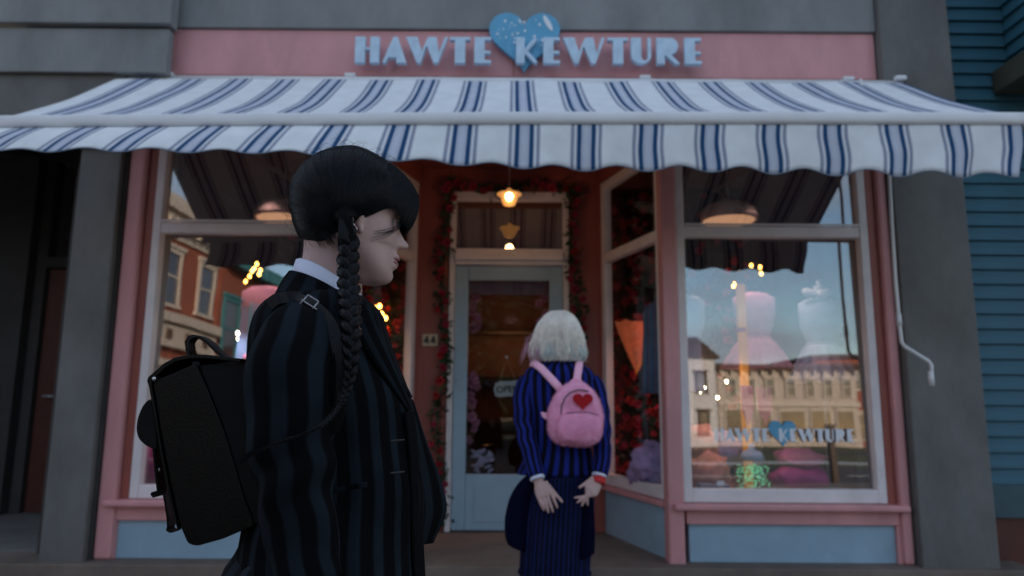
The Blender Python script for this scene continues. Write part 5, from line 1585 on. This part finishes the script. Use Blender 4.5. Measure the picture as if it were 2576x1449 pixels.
# blazer collar roll and lapels
m = MB()
m.loft([ringpx(827, 80, .066, 700, 730, 785), ringpx(826, 88, .072, 688, 718, 772), ringpx(826, 94, .078, 687, 719, 775), ringpx(826, 103, .088, 700, 735, 800), ringpx(830, 117, .108, 722, 758, 832), ringpx(834, 128, .128, 744, 778, 862), ringpx(835, 131, .131, 750, 784, 868), ringpx(834, 122, .120, 752, 786, 866)], caps=False, uv=True)
part('blazer_collar', m, M['blazer_collar'], jk, smooth=True)
def sheet(rowsL, th, uvk=8):
    """rowsL: rows of world points; a cloth panel with thickness"""
    m = MB(); U = [[(i/(len(r)-1)*uvk/8, j/len(rowsL)) for i in range(len(r))] for j, r in enumerate(rowsL)]
    m.grid(rowsL, uv=U); return m
def panel(name, Lx, Rx, parent, m_, nr_=16, nc=8, th=.004, bulge=0.0, uvk=8):
    """Lx, Rx: lists of (px, py, Y) down the two edges"""
    L_ = np.array(Lx, float); R_ = np.array(Rx, float); tl = np.linspace(0, 1, len(Lx)); tr_ = np.linspace(0, 1, len(Rx)); rowsL = []
    for q in np.linspace(0, 1, nr_):
        l = [float(cs(tl, L_[:, c], q)) for c in range(3)]; r = [float(cs(tr_, R_[:, c], q)) for c in range(3)]
        row = []
        for u in np.linspace(0, 1, nc):
            p = at(l[0]+(r[0]-l[0])*u, l[1]+(r[1]-l[1])*u, l[2]+(r[2]-l[2])*u)
            p.y -= bulge*math.sin(math.pi*u); row.append(p)
        rowsL.append(row)
    o = part(name, sheet(rowsL, th, uvk), m_, parent, smooth=True)
    s_ = o.modifiers.new('thick', 'SOLIDIFY'); s_.thickness = th; s_.offset = 0
    return o
panel('lapel', [(868, 772, 1.135), (900, 850, 1.135), (950, 930, 1.16), (1026, 1035, 1.225)], [(925, 765, 1.165), (952, 832, 1.165), (993, 925, 1.19), (1035, 1030, 1.235)], jk, M['blazer_sleeve'], uvk=2, bulge=.006)
panel('lapel', [(905, 770, 1.27), (940, 830, 1.27), (980, 900, 1.28), (1030, 1000, 1.28)], [(930, 762, 1.32), (968, 838, 1.34), (972, 872, 1.33), (1036, 1000, 1.30)], jk, M['blazer_sleeve'], uvk=2, bulge=.004)
m = MB(); m.tube([px1(x, y, 1.205) for x, y in ((903, 786), (925, 800), (946, 822), (948, 836), (943, 850), (936, 856))], .0012, 6)
part('collar_piping', m, M['shirt'], jk)
# far front panel blown open
panel('front_flap', [(1020, 1000, 1.30), (1035, 1100, 1.30), (1040, 1200, 1.30), (1045, 1290, 1.31), (1045, 1376, 1.32)], [(1038, 1005, 1.33), (1071, 1110, 1.37), (1112, 1222, 1.40), (1122, 1278, 1.41), (1088, 1366, 1.40)], jk, M['blazer_sleeve'], nr_=24, uvk=2, bulge=-.008)
panel('front_edge', [(1018, 1035, 1.20), (1030, 1150, 1.20), (1036, 1300, 1.20), (1042, 1460, 1.20)], [(1040, 1035, 1.255), (1052, 1150, 1.262), (1060, 1300, 1.265), (1068, 1460, 1.265)], jk, M['blazer_sleeve'], nr_=20, uvk=.45, bulge=.006)
for py in (1106, 1186):
    m = MB(); m.tube([px1(985, py+2, 1.118, 1.13), px1(1018, py, 1.145, 1.15)], .0016, 6); part('buttonhole', m, M['black'], jk)
m = MB(); m.box(0, 0, 0, 0, 0, 0) if False else None
panel('pocket_welt', [(806, 1234, 1.10), (806, 1246, 1.10)], [(922, 1212, 1.095), (922, 1226, 1.095)], jk, M['blazer_sleeve'], nr_=4, nc=10, th=.006, uvk=2)
# sleeves
def sleeve(A, name, ph):
    A = [Vector(p) for p in A]; n = 46
    Ls = [0]
    for a, b in zip(A, A[1:]): Ls.append(Ls[-1]+(b-a).length)
    arr = np.array([tuple(p) for p in A]); S = np.linspace(0, Ls[-1]-.02, n)
    C_ = np.stack([cs(Ls, arr[:, c], S) for c in range(3)], 1)
    rx = np.interp(S/Ls[-1], [0, .05, .12, .28, .45, .62, .8, 1], [.020, .044, .058, .066, .062, .056, .052, .046])
    rings_ = []
    for i in range(n):
        t = Vector(C_[min(i+1, n-1)]-C_[max(i-1, 0)]).normalized()
        a_ = Vector((1, 0, 0)); a_ = (a_-t*a_.dot(t)).normalized(); b_ = t.cross(a_)
        rr = []
        for j in range(72):
            th = 2*math.pi*j/72
            d = a_*math.cos(th)+b_*math.sin(th)*.86
            s_ = S[i]/Ls[-1]
            fold = .0065*math.sin(s_*30+math.sin(th+1)*3.2+ph)*math.exp(-((s_-.60)/.13)**2)+.0022*math.sin(s_*40+3*math.sin(th)+ph)*math.exp(-((s_-.92)/.1)**2)+.0022*math.sin(s_*26-2.5*math.cos(th))*math.exp(-((s_-.25)/.07)**2)
            fold += .0035*noise.noise(Vector((math.cos(th)*1.5, math.sin(th)*1.5, s_*9+ph)))
            rr.append(Vector(C_[i])+d*(rx[i]+fold))
        rings_.append(rr)
    m = MB(); m.loft(rings_, uv=True)
    return part(name, m, M['blazer_sleeve'], jk, smooth=True)
m = MB()
m.tube([px1(x, y, Y_, Y_) for x, y, Y_ in ((798, 768, 1.115), (824, 800, 1.085), (838, 850, 1.062), (842, 920, 1.052), (838, 1000, 1.05), (828, 1080, 1.052), (815, 1130, 1.06))], .0022, 6)
part('armhole_seam', m, M['blazer_collar'], jk, smooth=True)
sleeve(ARM1, 'sleeve', 0.0)
sleeve(mirror_arm(ARM1), 'sleeve', 2.0)
# skirt, stockings, shoes below the frame edge
m = MB()
rs = []
for py, f, b, w in ((1330, 1030, 660, .15), (1370, 1040, 620, .16), (1420, 1050, 585, .18), (1480, 1060, 560, .20)):
    pf, pb = at(f, py, YP), at(b, py, YP); rs.append(ring((pf.x+pb.x)/2, YP, pf.z, (pf.x-pb.x)/2, w, 96, 2.1, wob=.03, k=14))
rs.append(ring(rs[-1][0][0]-.21, YP, .45, .24, .25, 96, 2.0, wob=.06, k=14))
m.loft(rs[::-1], uv=True); part('skirt', m, M['dark_skirt'], person1, smooth=True)
panel('skirt_flare', [(660, 1325, 1.20), (612, 1360, 1.20), (582, 1412, 1.20), (560, 1470, 1.20)], [(700, 1325, 1.20), (690, 1360, 1.19), (680, 1412, 1.19), (680, 1470, 1.19)], person1, M['leather_in'], uvk=1)
for s_ in (-1, 1):
    m = MB(); m.tube([(-.30, YP+s_*.09, .46), (-.31, YP+s_*.09, .25), (-.31, YP+s_*.09, .12)], [.066, .060, .048], 16); part('stocking', m, M['black_cloth'], person1, smooth=True)
    m = MB(); m.ell((-.265, YP+s_*.09, .065), (.125, .045, .055), 8, 20); m.prism([(-.385, YP+s_*.09-.04), (-.15, YP+s_*.09-.04), (-.14, YP+s_*.09+.04), (-.385, YP+s_*.09+.04)], .001, .035); part('shoe', m, M['leather'], person1, smooth=False)

# ---- satchel backpack
YB0, YB1 = 1.13, 1.40
sb = at(500, 1350, YB0)
bag = thing('satchel', 'black leather satchel backpack with rolled flap worn on the back of the person in front', 'backpack', tuple(sb))
def pp(L, Y=YB0): return [(at(x, y, Y).x, at(x, y, Y).z) for x, y in L]
def rounded(poly, r=6, n=3):
    out = []; N = len(poly)
    for i in range(N):
        p0, p1, p2 = Vector(poly[i-1]), Vector(poly[i]), Vector(poly[(i+1) % N])
        a = p1+(p0-p1).normalized()*min(r, (p0-p1).length*.4); b = p1+(p2-p1).normalized()*min(r, (p2-p1).length*.4)
        for k in range(n+1):
            t = k/n; out.append(tuple(a*(1-t)**2+p1*2*t*(1-t)+b*t*t))
    return out
side_poly = rounded([(384, 958), (430, 942), (492, 914), (520, 975), (560, 1075), (590, 1170), (612, 1250), (640, 1322), (560, 1356), (495, 1374), (472, 1368), (452, 1320), (430, 1220), (405, 1090)], 9)
part('side_gusset', MB().extr(pp(side_poly), YB0, YB0+.008), M['leather'], bag, smooth=False, bevel=.003)
main_poly = rounded([(388, 962), (430, 945), (494, 918), (606, 912), (640, 1000), (660, 1200), (655, 1318), (560, 1352), (495, 1370), (475, 1364), (455, 1318), (408, 1090)], 9)
part('body', MB().extr(pp(main_poly), YB0+.0085, YB1), M['leather_in'], bag, bevel=.008)
part('back_panel', MB().extr(pp(rounded([(500, 918), (608, 912), (650, 1000), (668, 1200), (660, 1316), (640, 1318), (612, 1246), (560, 1070)], 6)), YB0+.004, YB0+.0084), M['leather_in'], bag)
# flap: rises from the back, arches over and hangs down the outer face
fl = [(606, 902), (560, 897), (520, 892), (478, 892), (440, 899), (410, 916), (386, 938), (374, 948), (371, 958), (376, 975), (388, 1040), (402, 1130), (418, 1215), (436, 1290), (447, 1333)]
fl2 = [(450, 1331), (424, 1213), (408, 1128), (394, 1038), (383, 975), (384, 962), (394, 948), (416, 926), (444, 909), (480, 902), (520, 902), (560, 906), (606, 911)]
part('flap', MB().extr(pp(fl+fl2, YB0-.002), YB0-.004, YB1+.006), M['leather'], bag, bevel=.0015)
# front pocket bulge
pk = rounded([(386, 1000), (366, 1020), (353, 1052), (350, 1080), (356, 1104), (376, 1122), (404, 1132), (398, 1060)], 12)
part('pocket', MB().extr(pp(pk, YB0+.05), YB0+.04, YB1-.04), M['leather_in'], bag, bevel=.012)
# straps with curled ends
def ribbon(pts, Y, w, th, name, parent, m_=None):
    ps = [at(x, y, Y) for x, y in pts]; m = MB(); rings_ = []
    for i, p in enumerate(ps):
        t = (ps[min(i+1, len(ps)-1)]-ps[max(0, i-1)]).normalized(); nn = Vector((0, 1, 0)).cross(t).normalized()
        rings_.append([p+nn*th-Vector((0, w/2, 0)), p+nn*th+Vector((0, w/2, 0)), p-nn*th+Vector((0, w/2, 0)), p-nn*th-Vector((0, w/2, 0))])
    m.loft(rings_); return part(name, m, m_ or M['leather'], parent, bevel=.0008)
ribbon([(380, 1010), (392, 1090), (398, 1150), (403, 1200), (407, 1232), (404, 1244), (396, 1247), (391, 1241), (394, 1236)], YB0+.06, .028, .0018, 'strap', bag)
ribbon([(404, 1160), (415, 1215), (424, 1260), (430, 1300), (431, 1322), (428, 1330), (436, 1335), (447, 1333)], YB0+.20, .028, .0018, 'strap', bag)
for x, y, Y in ((388, 953, YB0-.004), (493, 917, YB0+.006), (399, 1182, YB0+.055)):
    p = at(x, y, Y); m = MB(); m.ell(p, (.0036, .0022, .0036), 6, 12); part('stud', m, M['stud'], bag, smooth=True)
p = at(493, 917, YB0+.003); m = MB(); m.ell(p, (.0075, .003, .0075), 5, 12); part('stud_base', m, M['leather'], bag, smooth=True)
hpts = [(486, 897), (480, 880), (478, 862), (484, 851), (496, 847), (511, 850), (530, 863), (552, 885), (576, 905)]
ribbon(hpts, YB0+.045, .030, .0025, 'handle', bag)
m = MB()
for o_ in (-.008, 0, .008): m.tube([at(x, y, YB0+.03)+Vector((-.002, o_*0+.0, 0))-Vector((0, .0+o_, 0))+Vector((0, .008, 0)) for x, y in hpts[:5]], .0022, 6)
part('handle_ridge', m, M['leather'], bag, smooth=True)
# shoulder strap over the near shoulder with buckle and pointed end
def ribbon3(pts, w, th, name, parent, m_, wdir=None):
    ps = [Vector(p) for p in pts]; m = MB(); rings_ = []
    for i, p in enumerate(ps):
        t = (ps[min(i+1, len(ps)-1)]-ps[max(0, i-1)]).normalized()
        out = Vector((0.1, -1, 0.25)).normalized(); wd = t.cross(out).normalized(); nn = wd.cross(t).normalized(); ww = w[i] if hasattr(w, '__len__') else w
        rings_.append([p-wd*ww/2-nn*th, p+wd*ww/2-nn*th, p+wd*ww/2+nn*th, p-wd*ww/2+nn*th])
    m.loft(rings_); return part(name, m, m_, parent, bevel=.0008)
sp_px = [(676, 768, 1.10), (700, 752, 1.10), (735, 748, 1.115), (770, 762, 1.10), (805, 785, 1.085), (835, 825, 1.068), (852, 880, 1.058), (858, 940, 1.055), (853, 1010, 1.055), (845, 1060, 1.058), (840, 1095, 1.06)]
# smoothed path
arr = np.array(sp_px, float); tt_ = np.linspace(0, 1, len(sp_px)); q_ = np.linspace(0, 1, 44)
sps = [at(float(cs(tt_, arr[:, 0], u)), float(cs(tt_, arr[:, 1], u)), float(cs(tt_, arr[:, 2], u))) for u in q_]
ww = [.020]*40+[.020, .018, .011, .002]
ribbon3(sps, ww, .0018, 'shoulder_strap', bag, M['leather'])
bk = at(776, 765, 1.074); m = MB()
d1 = (at(800, 784, 1.08)-at(752, 752, 1.09)).normalized(); d2 = Vector((0, -1, .2)).cross(d1).normalized()
c4 = [bk-d1*.011-d2*.0115, bk+d1*.011-d2*.0115, bk+d1*.011+d2*.0115, bk-d1*.011+d2*.0115]
m.tube([c4[0], c4[1]], .0013, 8); m.tube([c4[1], c4[2]], .0013, 8); m.tube([c4[2], c4[3]], .0013, 8); m.tube([c4[3], c4[0]], .0013, 8); m.tube([bk-d1*.014, bk+d1*.018-Vector((0, .002, 0))], .0013, 6)
part('buckle', m, M['steel'], bag, smooth=True)
lo = [(835, 1075, 1.06), (842, 1030, 1.065), (815, 1120, 1.10), (720, 1200, 1.135), (650, 1260, 1.16)]
m = MB(); part('lower_strap', MB().tube([at(*q) for q in ((838, 1085, 1.075), (810, 1130, 1.10), (740, 1200, 1.15), (655, 1275, 1.18))], .006, 8), M['leather_in'], bag, smooth=True)

# ================================================================ second person
Y2 = 3.80
person2 = thing('person', 'person with short pale blond hair in a blue and black striped jacket, seen from behind', 'person', (.25, Y2, 0))
def a2(x, y, Y=Y2): return at(x, y, Y)
hd0 = a2(1408, 860)
HEAD2 = Matrix.Translation(Vector((hd0.x, Y2+.02, hd0.z))) @ Matrix.Rotation(R(82), 4, 'Z')
b2 = MB(); build_head(b2, HEAD2)
def rr2(y, xl, xr, dep, Yc=Y2, n=64, p=2.3, wob=0.0, k=12, ph=0):
    l, r = a2(xl, y), a2(xr, y); return ring((l.x+r.x)/2, Yc, (l.z+r.z)/2, (r.x-l.x)/2, dep, n, p, wob, ph, k)
b2.loft([rr2(870, 1385, 1433, .05), rr2(905, 1384, 1434, .052), rr2(925, 1375, 1440, .055), rr2(945, 1350, 1465, .07), rr2(1020, 1345, 1470, .08), rr2(1120, 1350, 1468, .08), rr2(1190, 1345, 1480, .10), rr2(1240, 1340, 1485, .11)][::-1])
Z0 = 0.0
LEG = [((1372, -1), (1374, -1)), ((1445, 1), (1443, 1))]
for s_, sx_ in ((-1, 1372), (1, 1448)):
    h_ = a2(sx_, 1230); b2.tube([h_, (h_.x-.01*s_, Y2, .48), (h_.x-.01*s_, Y2-.01*s_, .28), (h_.x-.01*s_, Y2, .09)], [.085, .058, .052, .038], 18)
    b2.ell((h_.x-.01*s_, Y2+.05, .05), (.04, .11, .045), 8, 14)
AL = [a2(1327, 948, 3.79), a2(1316, 1010, 3.77), a2(1322, 1080, 3.73), a2(1336, 1145, 3.68), a2(1353, 1207, 3.63)]
AR = [a2(1490, 948, 3.79), a2(1503, 1010, 3.77), a2(1512, 1080, 3.73), a2(1515, 1145, 3.68), a2(1507, 1200, 3.64)]
b2.tube(AL, [.02, .034, .038, .034, .026], 16); b2.tube(AR, [.02, .034, .038, .034, .026], 16)
def hp(x, y, Y=3.60): return at(x, y, Y)
hand(b2, hp(1355, 1212, 3.625), hp(1366, 1236), [hp(1399, 1279, 3.59), hp(1389, 1288, 3.585), hp(1378, 1289, 3.585), hp(1366, 1283, 3.59)][::-1] if False else [hp(1368, 1283, 3.58), hp(1380, 1289, 3.575), hp(1391, 1287, 3.575), hp(1402, 1277, 3.58)], hp(1414, 1262, 3.575), .082, (0, 1, 0), .0090)
hand(b2, hp(1506, 1206, 3.635), hp(1492, 1226), [hp(1478, 1270, 3.58), hp(1464, 1272, 3.575), hp(1453, 1264, 3.575), hp(1446, 1252, 3.58)], hp(1458, 1226, 3.575), .078, (0, 1, 0), .0088)
me = remeshed('body', b2, 0.0042, 1, 0.4)
link('body', me, M['skin2'], person2, smooth=True)
# hair bob
m = MB()
HB_ = [(781, 1398, 1412), (784, 1386, 1424), (791, 1376, 1436), (803, 1364, 1447), (820, 1354, 1455), (845, 1345, 1462), (870, 1338, 1467), (890, 1335, 1470), (902, 1338, 1470), (908, 1346, 1464)]
def bob_ring(y, grow=0.0, n=64):
    xl = float(cs([q[0] for q in HB_], [q[1] for q in HB_], y)); xr = float(cs([q[0] for q in HB_], [q[2] for q in HB_], y))
    l, r = a2(xl, y), a2(xr, y); a = (r.x-l.x)/2; dep = min(.115, a*1.05+.0)
    return ring((l.x+r.x)/2, Y2+.005, (l.z+r.z)/2, a+grow, dep+grow, n, 2.2, wob=.012, k=17)
m.loft([bob_ring(y) for y in np.linspace(781, 908, 22)][::-1])
h2 = part('hair', m, M['blond'], person2, smooth=True)
mats_ = {'blond': MB(), 'blond_pink': MB(), 'blond_teal': MB()}
g2 = random.Random(8)
for k in range(2600):
    th = g2.uniform(math.pi, 2*math.pi) if g2.random() < .85 else g2.uniform(0, math.pi)
    low = g2.random()
    y0, y1 = (782+g2.random()*25, 880+g2.random()*32) if low < .62 else (850+g2.random()*30, 893+g2.random()*20)
    lft = math.cos(th)
    key = 'blond'
    if low >= .62:
        key = 'blond_pink' if lft < -.62 else ('blond_teal' if g2.random() < .55 else 'blond')
    ps = []
    for t in np.linspace(0, 1, 8):
        y = y0+(y1-y0)*t; yy = min(y, 905); rg_ = bob_ring(yy, .003+.004*g2.random()*t+(.005*math.sin(k*.37)), 32)
        fi = ((th+.05*math.sin(t*3+k)) % (2*math.pi))/(2*math.pi)*32; i0 = int(fi) % 32; i1 = (i0+1) % 32
        p = Vector(rg_[i0]).lerp(Vector(rg_[i1]), fi-int(fi)); p.z -= (y-yy)*.0021; p += Vector((.011*math.sin(t*8+math.cos(th*5)*4), -.008*math.cos(t*7+math.sin(th*6)*4), 0))*t*min(1, t*1.6)
        if t > .8: p += (Vector((hd0.x, Y2, p.z))-p)*.06*(t-.8)*5*g2.random()
        ps.append(p)
    if g2.random() < .12: ps = [q+Vector((g2.uniform(-.012, .012), g2.uniform(-.012, 0), 0))*(i/7) for i, q in enumerate(ps)]
    mats_[key].tube(ps, [.0016]*6+[.0012, .0004], 3, caps=False)
for k in range(22):
    y = 835+g2.random()*40; p = a2(1345, y); mats_['blond_pink'].tube([p, p+Vector((-.03-.02*g2.random(), 0, -.03)), p+Vector((-.055-.03*g2.random(), 0, -.09-.03*g2.random()))], [.0009, .0007, .0003], 3, caps=False)
for key, mb_ in mats_.items():
    part({'blond': 'hair_strands', 'blond_pink': 'pink_hair_tips', 'blond_teal': 'teal_hair_tips'}[key], mb_, M[key], person2, smooth=True, stuff=True)
# jacket
m = MB()
JR = [(898, 1378, 1440, .060), (908, 1368, 1450, .066), (918, 1345, 1468, .082), (930, 1325, 1487, .098), (948, 1318, 1496, .110), (1000, 1322, 1490, .115), (1060, 1330, 1484, .108), (1110, 1328, 1486, .108), (1150, 1318, 1492, .12), (1192, 1300, 1498, .135)]
def jr(y, n=96):
    ys_ = [q[0] for q in JR]; l, r = a2(float(cs(ys_, [q[1] for q in JR], y)), y), a2(float(cs(ys_, [q[2] for q in JR], y)), y)
    d = float(cs(ys_, [q[3] for q in JR], y)); return ring((l.x+r.x)/2, Y2, (l.z+r.z)/2, (r.x-l.x)/2, d, n, 2.4, wob=.010*max(0, (y-1080)/110), k=9, rot=0)
m.loft([jr(y) for y in np.linspace(898, 1192, 40)][::-1], uv=True)
j2 = part('jacket', m, M['blue_jacket'], person2, smooth=True)
m = MB(); m.loft([rr2(897, 1380, 1438, .062), rr2(888, 1378, 1440, .068), rr2(890, 1372, 1446, .076), rr2(906, 1362, 1456, .088), rr2(910, 1364, 1454, .08)], uv=True, caps=False); part('jacket_collar', m, M['blue_sleeve'], j2, smooth=True)
def sleeve2(A, nm, ph):
    arr = np.array([tuple(p) for p in A]); tt = np.linspace(0, 1, len(A)); n = 26; C_ = np.stack([cs(tt, arr[:, c], np.linspace(0, .97, n)) for c in range(3)], 1)
    m = MB(); rings_ = []
    for i in range(n):
        t = Vector(C_[min(i+1, n-1)]-C_[max(i-1, 0)]).normalized(); a_ = Vector((1, 0, 0)); a_ = (a_-t*a_.dot(t)).normalized(); b_ = t.cross(a_); s_ = i/(n-1)
        r_ = float(np.interp(s_, [0, .08, .2, .5, .8, 1], [.030, .052, .057, .052, .046, .041])); rr = []
        for j in range(40):
            th = 2*math.pi*j/40; fo = .005*math.sin(s_*34+2*math.sin(th)+ph)*math.exp(-((s_-.5)/.2)**2)+.004*noise.noise(Vector((math.cos(th), math.sin(th), s_*6+ph)))
            rr.append(Vector(C_[i])+(a_*math.cos(th)+b_*math.sin(th))*(r_+fo))
        rings_.append(rr)
    m.loft(rings_, uv=True); return part('sleeve', m, M['blue_sleeve'], j2, smooth=True)
sleeve2(AL, 'sleeve', 0); sleeve2(AR, 'sleeve', 2)
for A, nm in ((AL, 'l'), (AR, 'r')):
    d = (A[-1]-A[-2]).normalized(); c0 = A[-1]-d*.012
    m = MB(); m.tube([c0-d*.008, c0+d*.012], .037, 20); part('shirt_cuff', m, M['shirt'], person2, smooth=False, bevel=.003)
d = (AR[-1]-AR[-2]).normalized(); m = MB(); m.tube([AR[-1]+d*.001, AR[-1]+d*.034], .036, 20); part('wristband', m, mat('red_knit', (.50, .03, .03), .9, bump=.5, bscale=200), person2, bevel=.006)
# skirt with pleats
m = MB()
SK = [(1180, 1342, 1484, .12), (1215, 1330, 1490, .14), (1260, 1318, 1494, .155), (1310, 1312, 1492, .165), (1370, 1310, 1486, .17), (1430, 1308, 1482, .175)]
rs = []
for y in np.linspace(1180, 1430, 22):
    ys_ = [q[0] for q in SK]; l, r = a2(float(cs(ys_, [q[1] for q in SK], y)), y), a2(float(cs(ys_, [q[2] for q in SK], y)), y); d = float(cs(ys_, [q[3] for q in SK], y))
    rs.append(ring((l.x+r.x)/2, Y2, (l.z+r.z)/2, (r.x-l.x)/2, d, 220, 2.3, wob=.022*(y-1180)/250, k=22, ph=.4))
cz = rs[-1][0][2]; rs.append(ring((l.x+r.x)/2, Y2, min(cz-.02, .33), (r.x-l.x)/2*1.05, d*1.05, 220, 2.3, wob=.03, k=22, ph=.4))
m.loft(rs[::-1], uv=True); sk = part('skirt', m, M['blue_skirt'], person2, smooth=True)
def fpanel(nm, L_, R_, Y, bul=.04):
    o = panel(nm, [(x, y, Y) for x, y in L_], [(x, y, Y) for x, y in R_], sk, M['lining'], nr_=24, nc=10, th=.006, bulge=bul); return o
fpanel('skirt_flare', [(1335, 1188), (1300, 1222), (1279, 1265), (1270, 1315), (1272, 1350), (1279, 1370)], [(1352, 1188), (1350, 1225), (1346, 1270), (1342, 1320), (1338, 1350), (1330, 1388)], 3.74, .05)
fpanel('skirt_flare', [(1470, 1240), (1462, 1300), (1452, 1350), (1450, 1410)], [(1488, 1240), (1494, 1300), (1496, 1350), (1494, 1392)], 3.68, .03)
for s_, sx_ in ((-1, 1372), (1, 1448)):
    h_ = a2(sx_, 1230); X_ = h_.x-.01*s_
    m = MB(); m.ell((X_, Y2+.045, .055), (.045, .13, .05), 8, 18); m.box(X_-.04, X_+.04, Y2-.08, Y2+.17, .002, .03); part('shoe', m, M['leather'], person2)
    m = MB(); m.tube([(X_, Y2, .09), (X_, Y2, .22)], [.045, .052], 16); part('sock', m, M['shirt'], person2, smooth=True)

# ---- pink furry backpack
c = at(1449, 1037, 3.62)
pbk = thing('furry_backpack', 'fluffy pink mini backpack with red heart patch on the back of the blond person', 'backpack', (c.x, 3.62, c.z-.17))
def dshape(cx, cz, hw, ht, hb, n=60, pb=3.2, pt=2.0, tilt=0.06):
    out = []
    for i in range(n):
        t = 2*math.pi*i/n; c_, s_ = math.cos(t), math.sin(t); p = pt if s_ > 0 else pb
        x = hw*abs(c_)**(2/p)*(1 if c_ >= 0 else -1); z = (ht if s_ > 0 else hb)*abs(s_)**(2/p)*(1 if s_ >= 0 else -1)
        if s_ > 0: x *= 1-.10*s_
        out.append((cx+x*math.cos(tilt)+z*math.sin(tilt), cz+z*math.cos(tilt)-x*math.sin(tilt)))
    return out
def pillow(cx, cz, hw, ht, hb, y0, y1, fz=.004, sd=0, pt=2.0):
    m = MB(); rings_ = []
    for q in (0, .12, .3, .5, .7, .85, .95, 1.0):
        k = (1-abs(2*q-1)**3.2*.16) if q > .5 else (1-abs(2*q-1)**3*.06)
        y = y1+(y0-y1)*q
        sh = dshape(cx, cz, hw*k, ht*k, hb*k, 90, pt=pt)
        rings_.append([(x+fz*noise.noise(Vector((x*60, y*60, z*60+sd)))*1.3, y, z+fz*noise.noise(Vector((z*60, x*60, y*60+sd)))*1.3) for x, z in sh])
    last = rings_[-1]
    for s_ in (.8, .55, .3, .05):
        cxx, czz = cx, cz
        rings_.append([(cxx+(x-cxx)*s_, y0-.012*(1-s_**2)+fz*.8*noise.noise(Vector((x*50*s_, z*50*s_, sd))), czz+(z-czz)*s_) for x, _, z in last])
    m.loft(rings_); return m
ppk = at(1449, 1046, 3.60); sc2 = .00200
bo2 = part('body', pillow(ppk.x, ppk.z, .137, .172, .146, 3.565, 3.69, sd=1), M['fur'], pbk, smooth=True)
q = at(1459, 1074, 3.555)
part('front_pocket', pillow(q.x, q.z, .108, .070, .074, 3.525, 3.575, sd=5, pt=3.0), M['fur'], pbk, smooth=True)
q = at(1466, 1012, 3.55)
hp_ = [(q.x+(x-q.x)*1.0, z) for x, z in heart_poly(q.x, q.z-.040, .100, .082)]
hpk = MB(); hpk.extr(hp_, 3.541, 3.556); part('heart_patch', hpk, M['red_felt'], pbk, bevel=.004)
m = MB(); m.tube([at(x, y, 3.558) for x, y in ((1411, 1042), (1413, 1020), (1421, 1000), (1436, 986), (1458, 980), (1480, 984))], .0035, 6); part('zipper', m, mat('grey_zip', (.12, .10, .10), .4, metal=.5), pbk, smooth=True)
m = MB(); m.tube([at(x, y, 3.528) for x, y in ((1424, 1040), (1450, 1036), (1480, 1037), (1505, 1044))], .003, 6); part('zipper', m, mat('mauve_zip', (.25, .10, .18), .5), pbk, smooth=True)
def flatstrap(px, w, nm='shoulder_strap'):
    ps = [at(*q) for q in px]; m = MB(); rings_ = []
    for i, p in enumerate(ps):
        t = (ps[min(i+1, len(ps)-1)]-ps[max(0, i-1)]).normalized(); wd = t.cross(Vector((0, -1, .1))).normalized(); nn = wd.cross(t).normalized()
        rings_.append([p+wd*math.cos(a)*w/2+nn*math.sin(a)*.009 for a in np.linspace(0, 2*math.pi, 12, endpoint=False)])
    m.loft(rings_); part(nm, m, M['fur_strap'], pbk, smooth=True)
flatstrap([(1338, 914, 3.78), (1346, 915, 3.725), (1360, 925, 3.69), (1380, 946, 3.665), (1395, 962, 3.645), (1412, 982, 3.63)], .040)
flatstrap([(1458, 908, 3.78), (1457, 914, 3.72), (1455, 930, 3.69), (1452, 950, 3.67), (1450, 975, 3.64)], .040)
m = MB(); m.tube([at(x, y, 3.63) for x, y in ((1432, 968), (1440, 958), (1450, 955), (1460, 958), (1466, 968))], .008, 8); part('top_loop', m, M['fur'], pbk, smooth=True)
m = MB(); m.tube([at(x, y, 3.62) for x, y in ((1384, 1056), (1374, 1052), (1366, 1045), (1362, 1040), (1372, 1042), (1380, 1050))], .008, 8); part('side_tab', m, M['fur_strap'], pbk, smooth=True)

# short fur over the backpack
def fur_on(o, n, length, seed):
    rg_ = random.Random(seed); me_ = o.data; wl = wloc(o); m = MB(); ars = [f.area for f in me_.polygons]
    fs = rg_.choices(range(len(ars)), weights=ars, k=n)
    for fi in fs:
        f = me_.polygons[fi]
        if f.normal.y > .3: continue
        vs = [me_.vertices[i].co for i in f.vertices]; u, v = rg_.random(), rg_.random()
        q = (vs[0]*(1-u)+vs[1]*u)*(1-v)+(vs[3 % len(vs)]*(1-u)+vs[2]*u)*v if len(vs) > 3 else vs[0]
        q = q+wl; d = (f.normal+Vector((rg_.gauss(0, .5), rg_.gauss(0, .3), -.5+rg_.gauss(0, .4)))).normalized()
        s_ = f.normal.cross(d); s_ = s_.normalized()*.0011 if s_.length > 1e-4 else Vector((.0011, 0, 0))
        L2 = length*rg_.uniform(.5, 1.2); k0 = len(m.v)
        m.v += [tuple(q-s_), tuple(q+s_), tuple(q+d*L2+Vector((0, 0, -.002)))]; m.face((k0, k0+1, k0+2))
    part('fur', m, M['fur'], o, stuff=True)
fur_on(bo2, 7000, .013, 1)
fur_on([c_ for c_ in pbk.children if c_.name.startswith('front_pocket')][0], 3500, .012, 2)
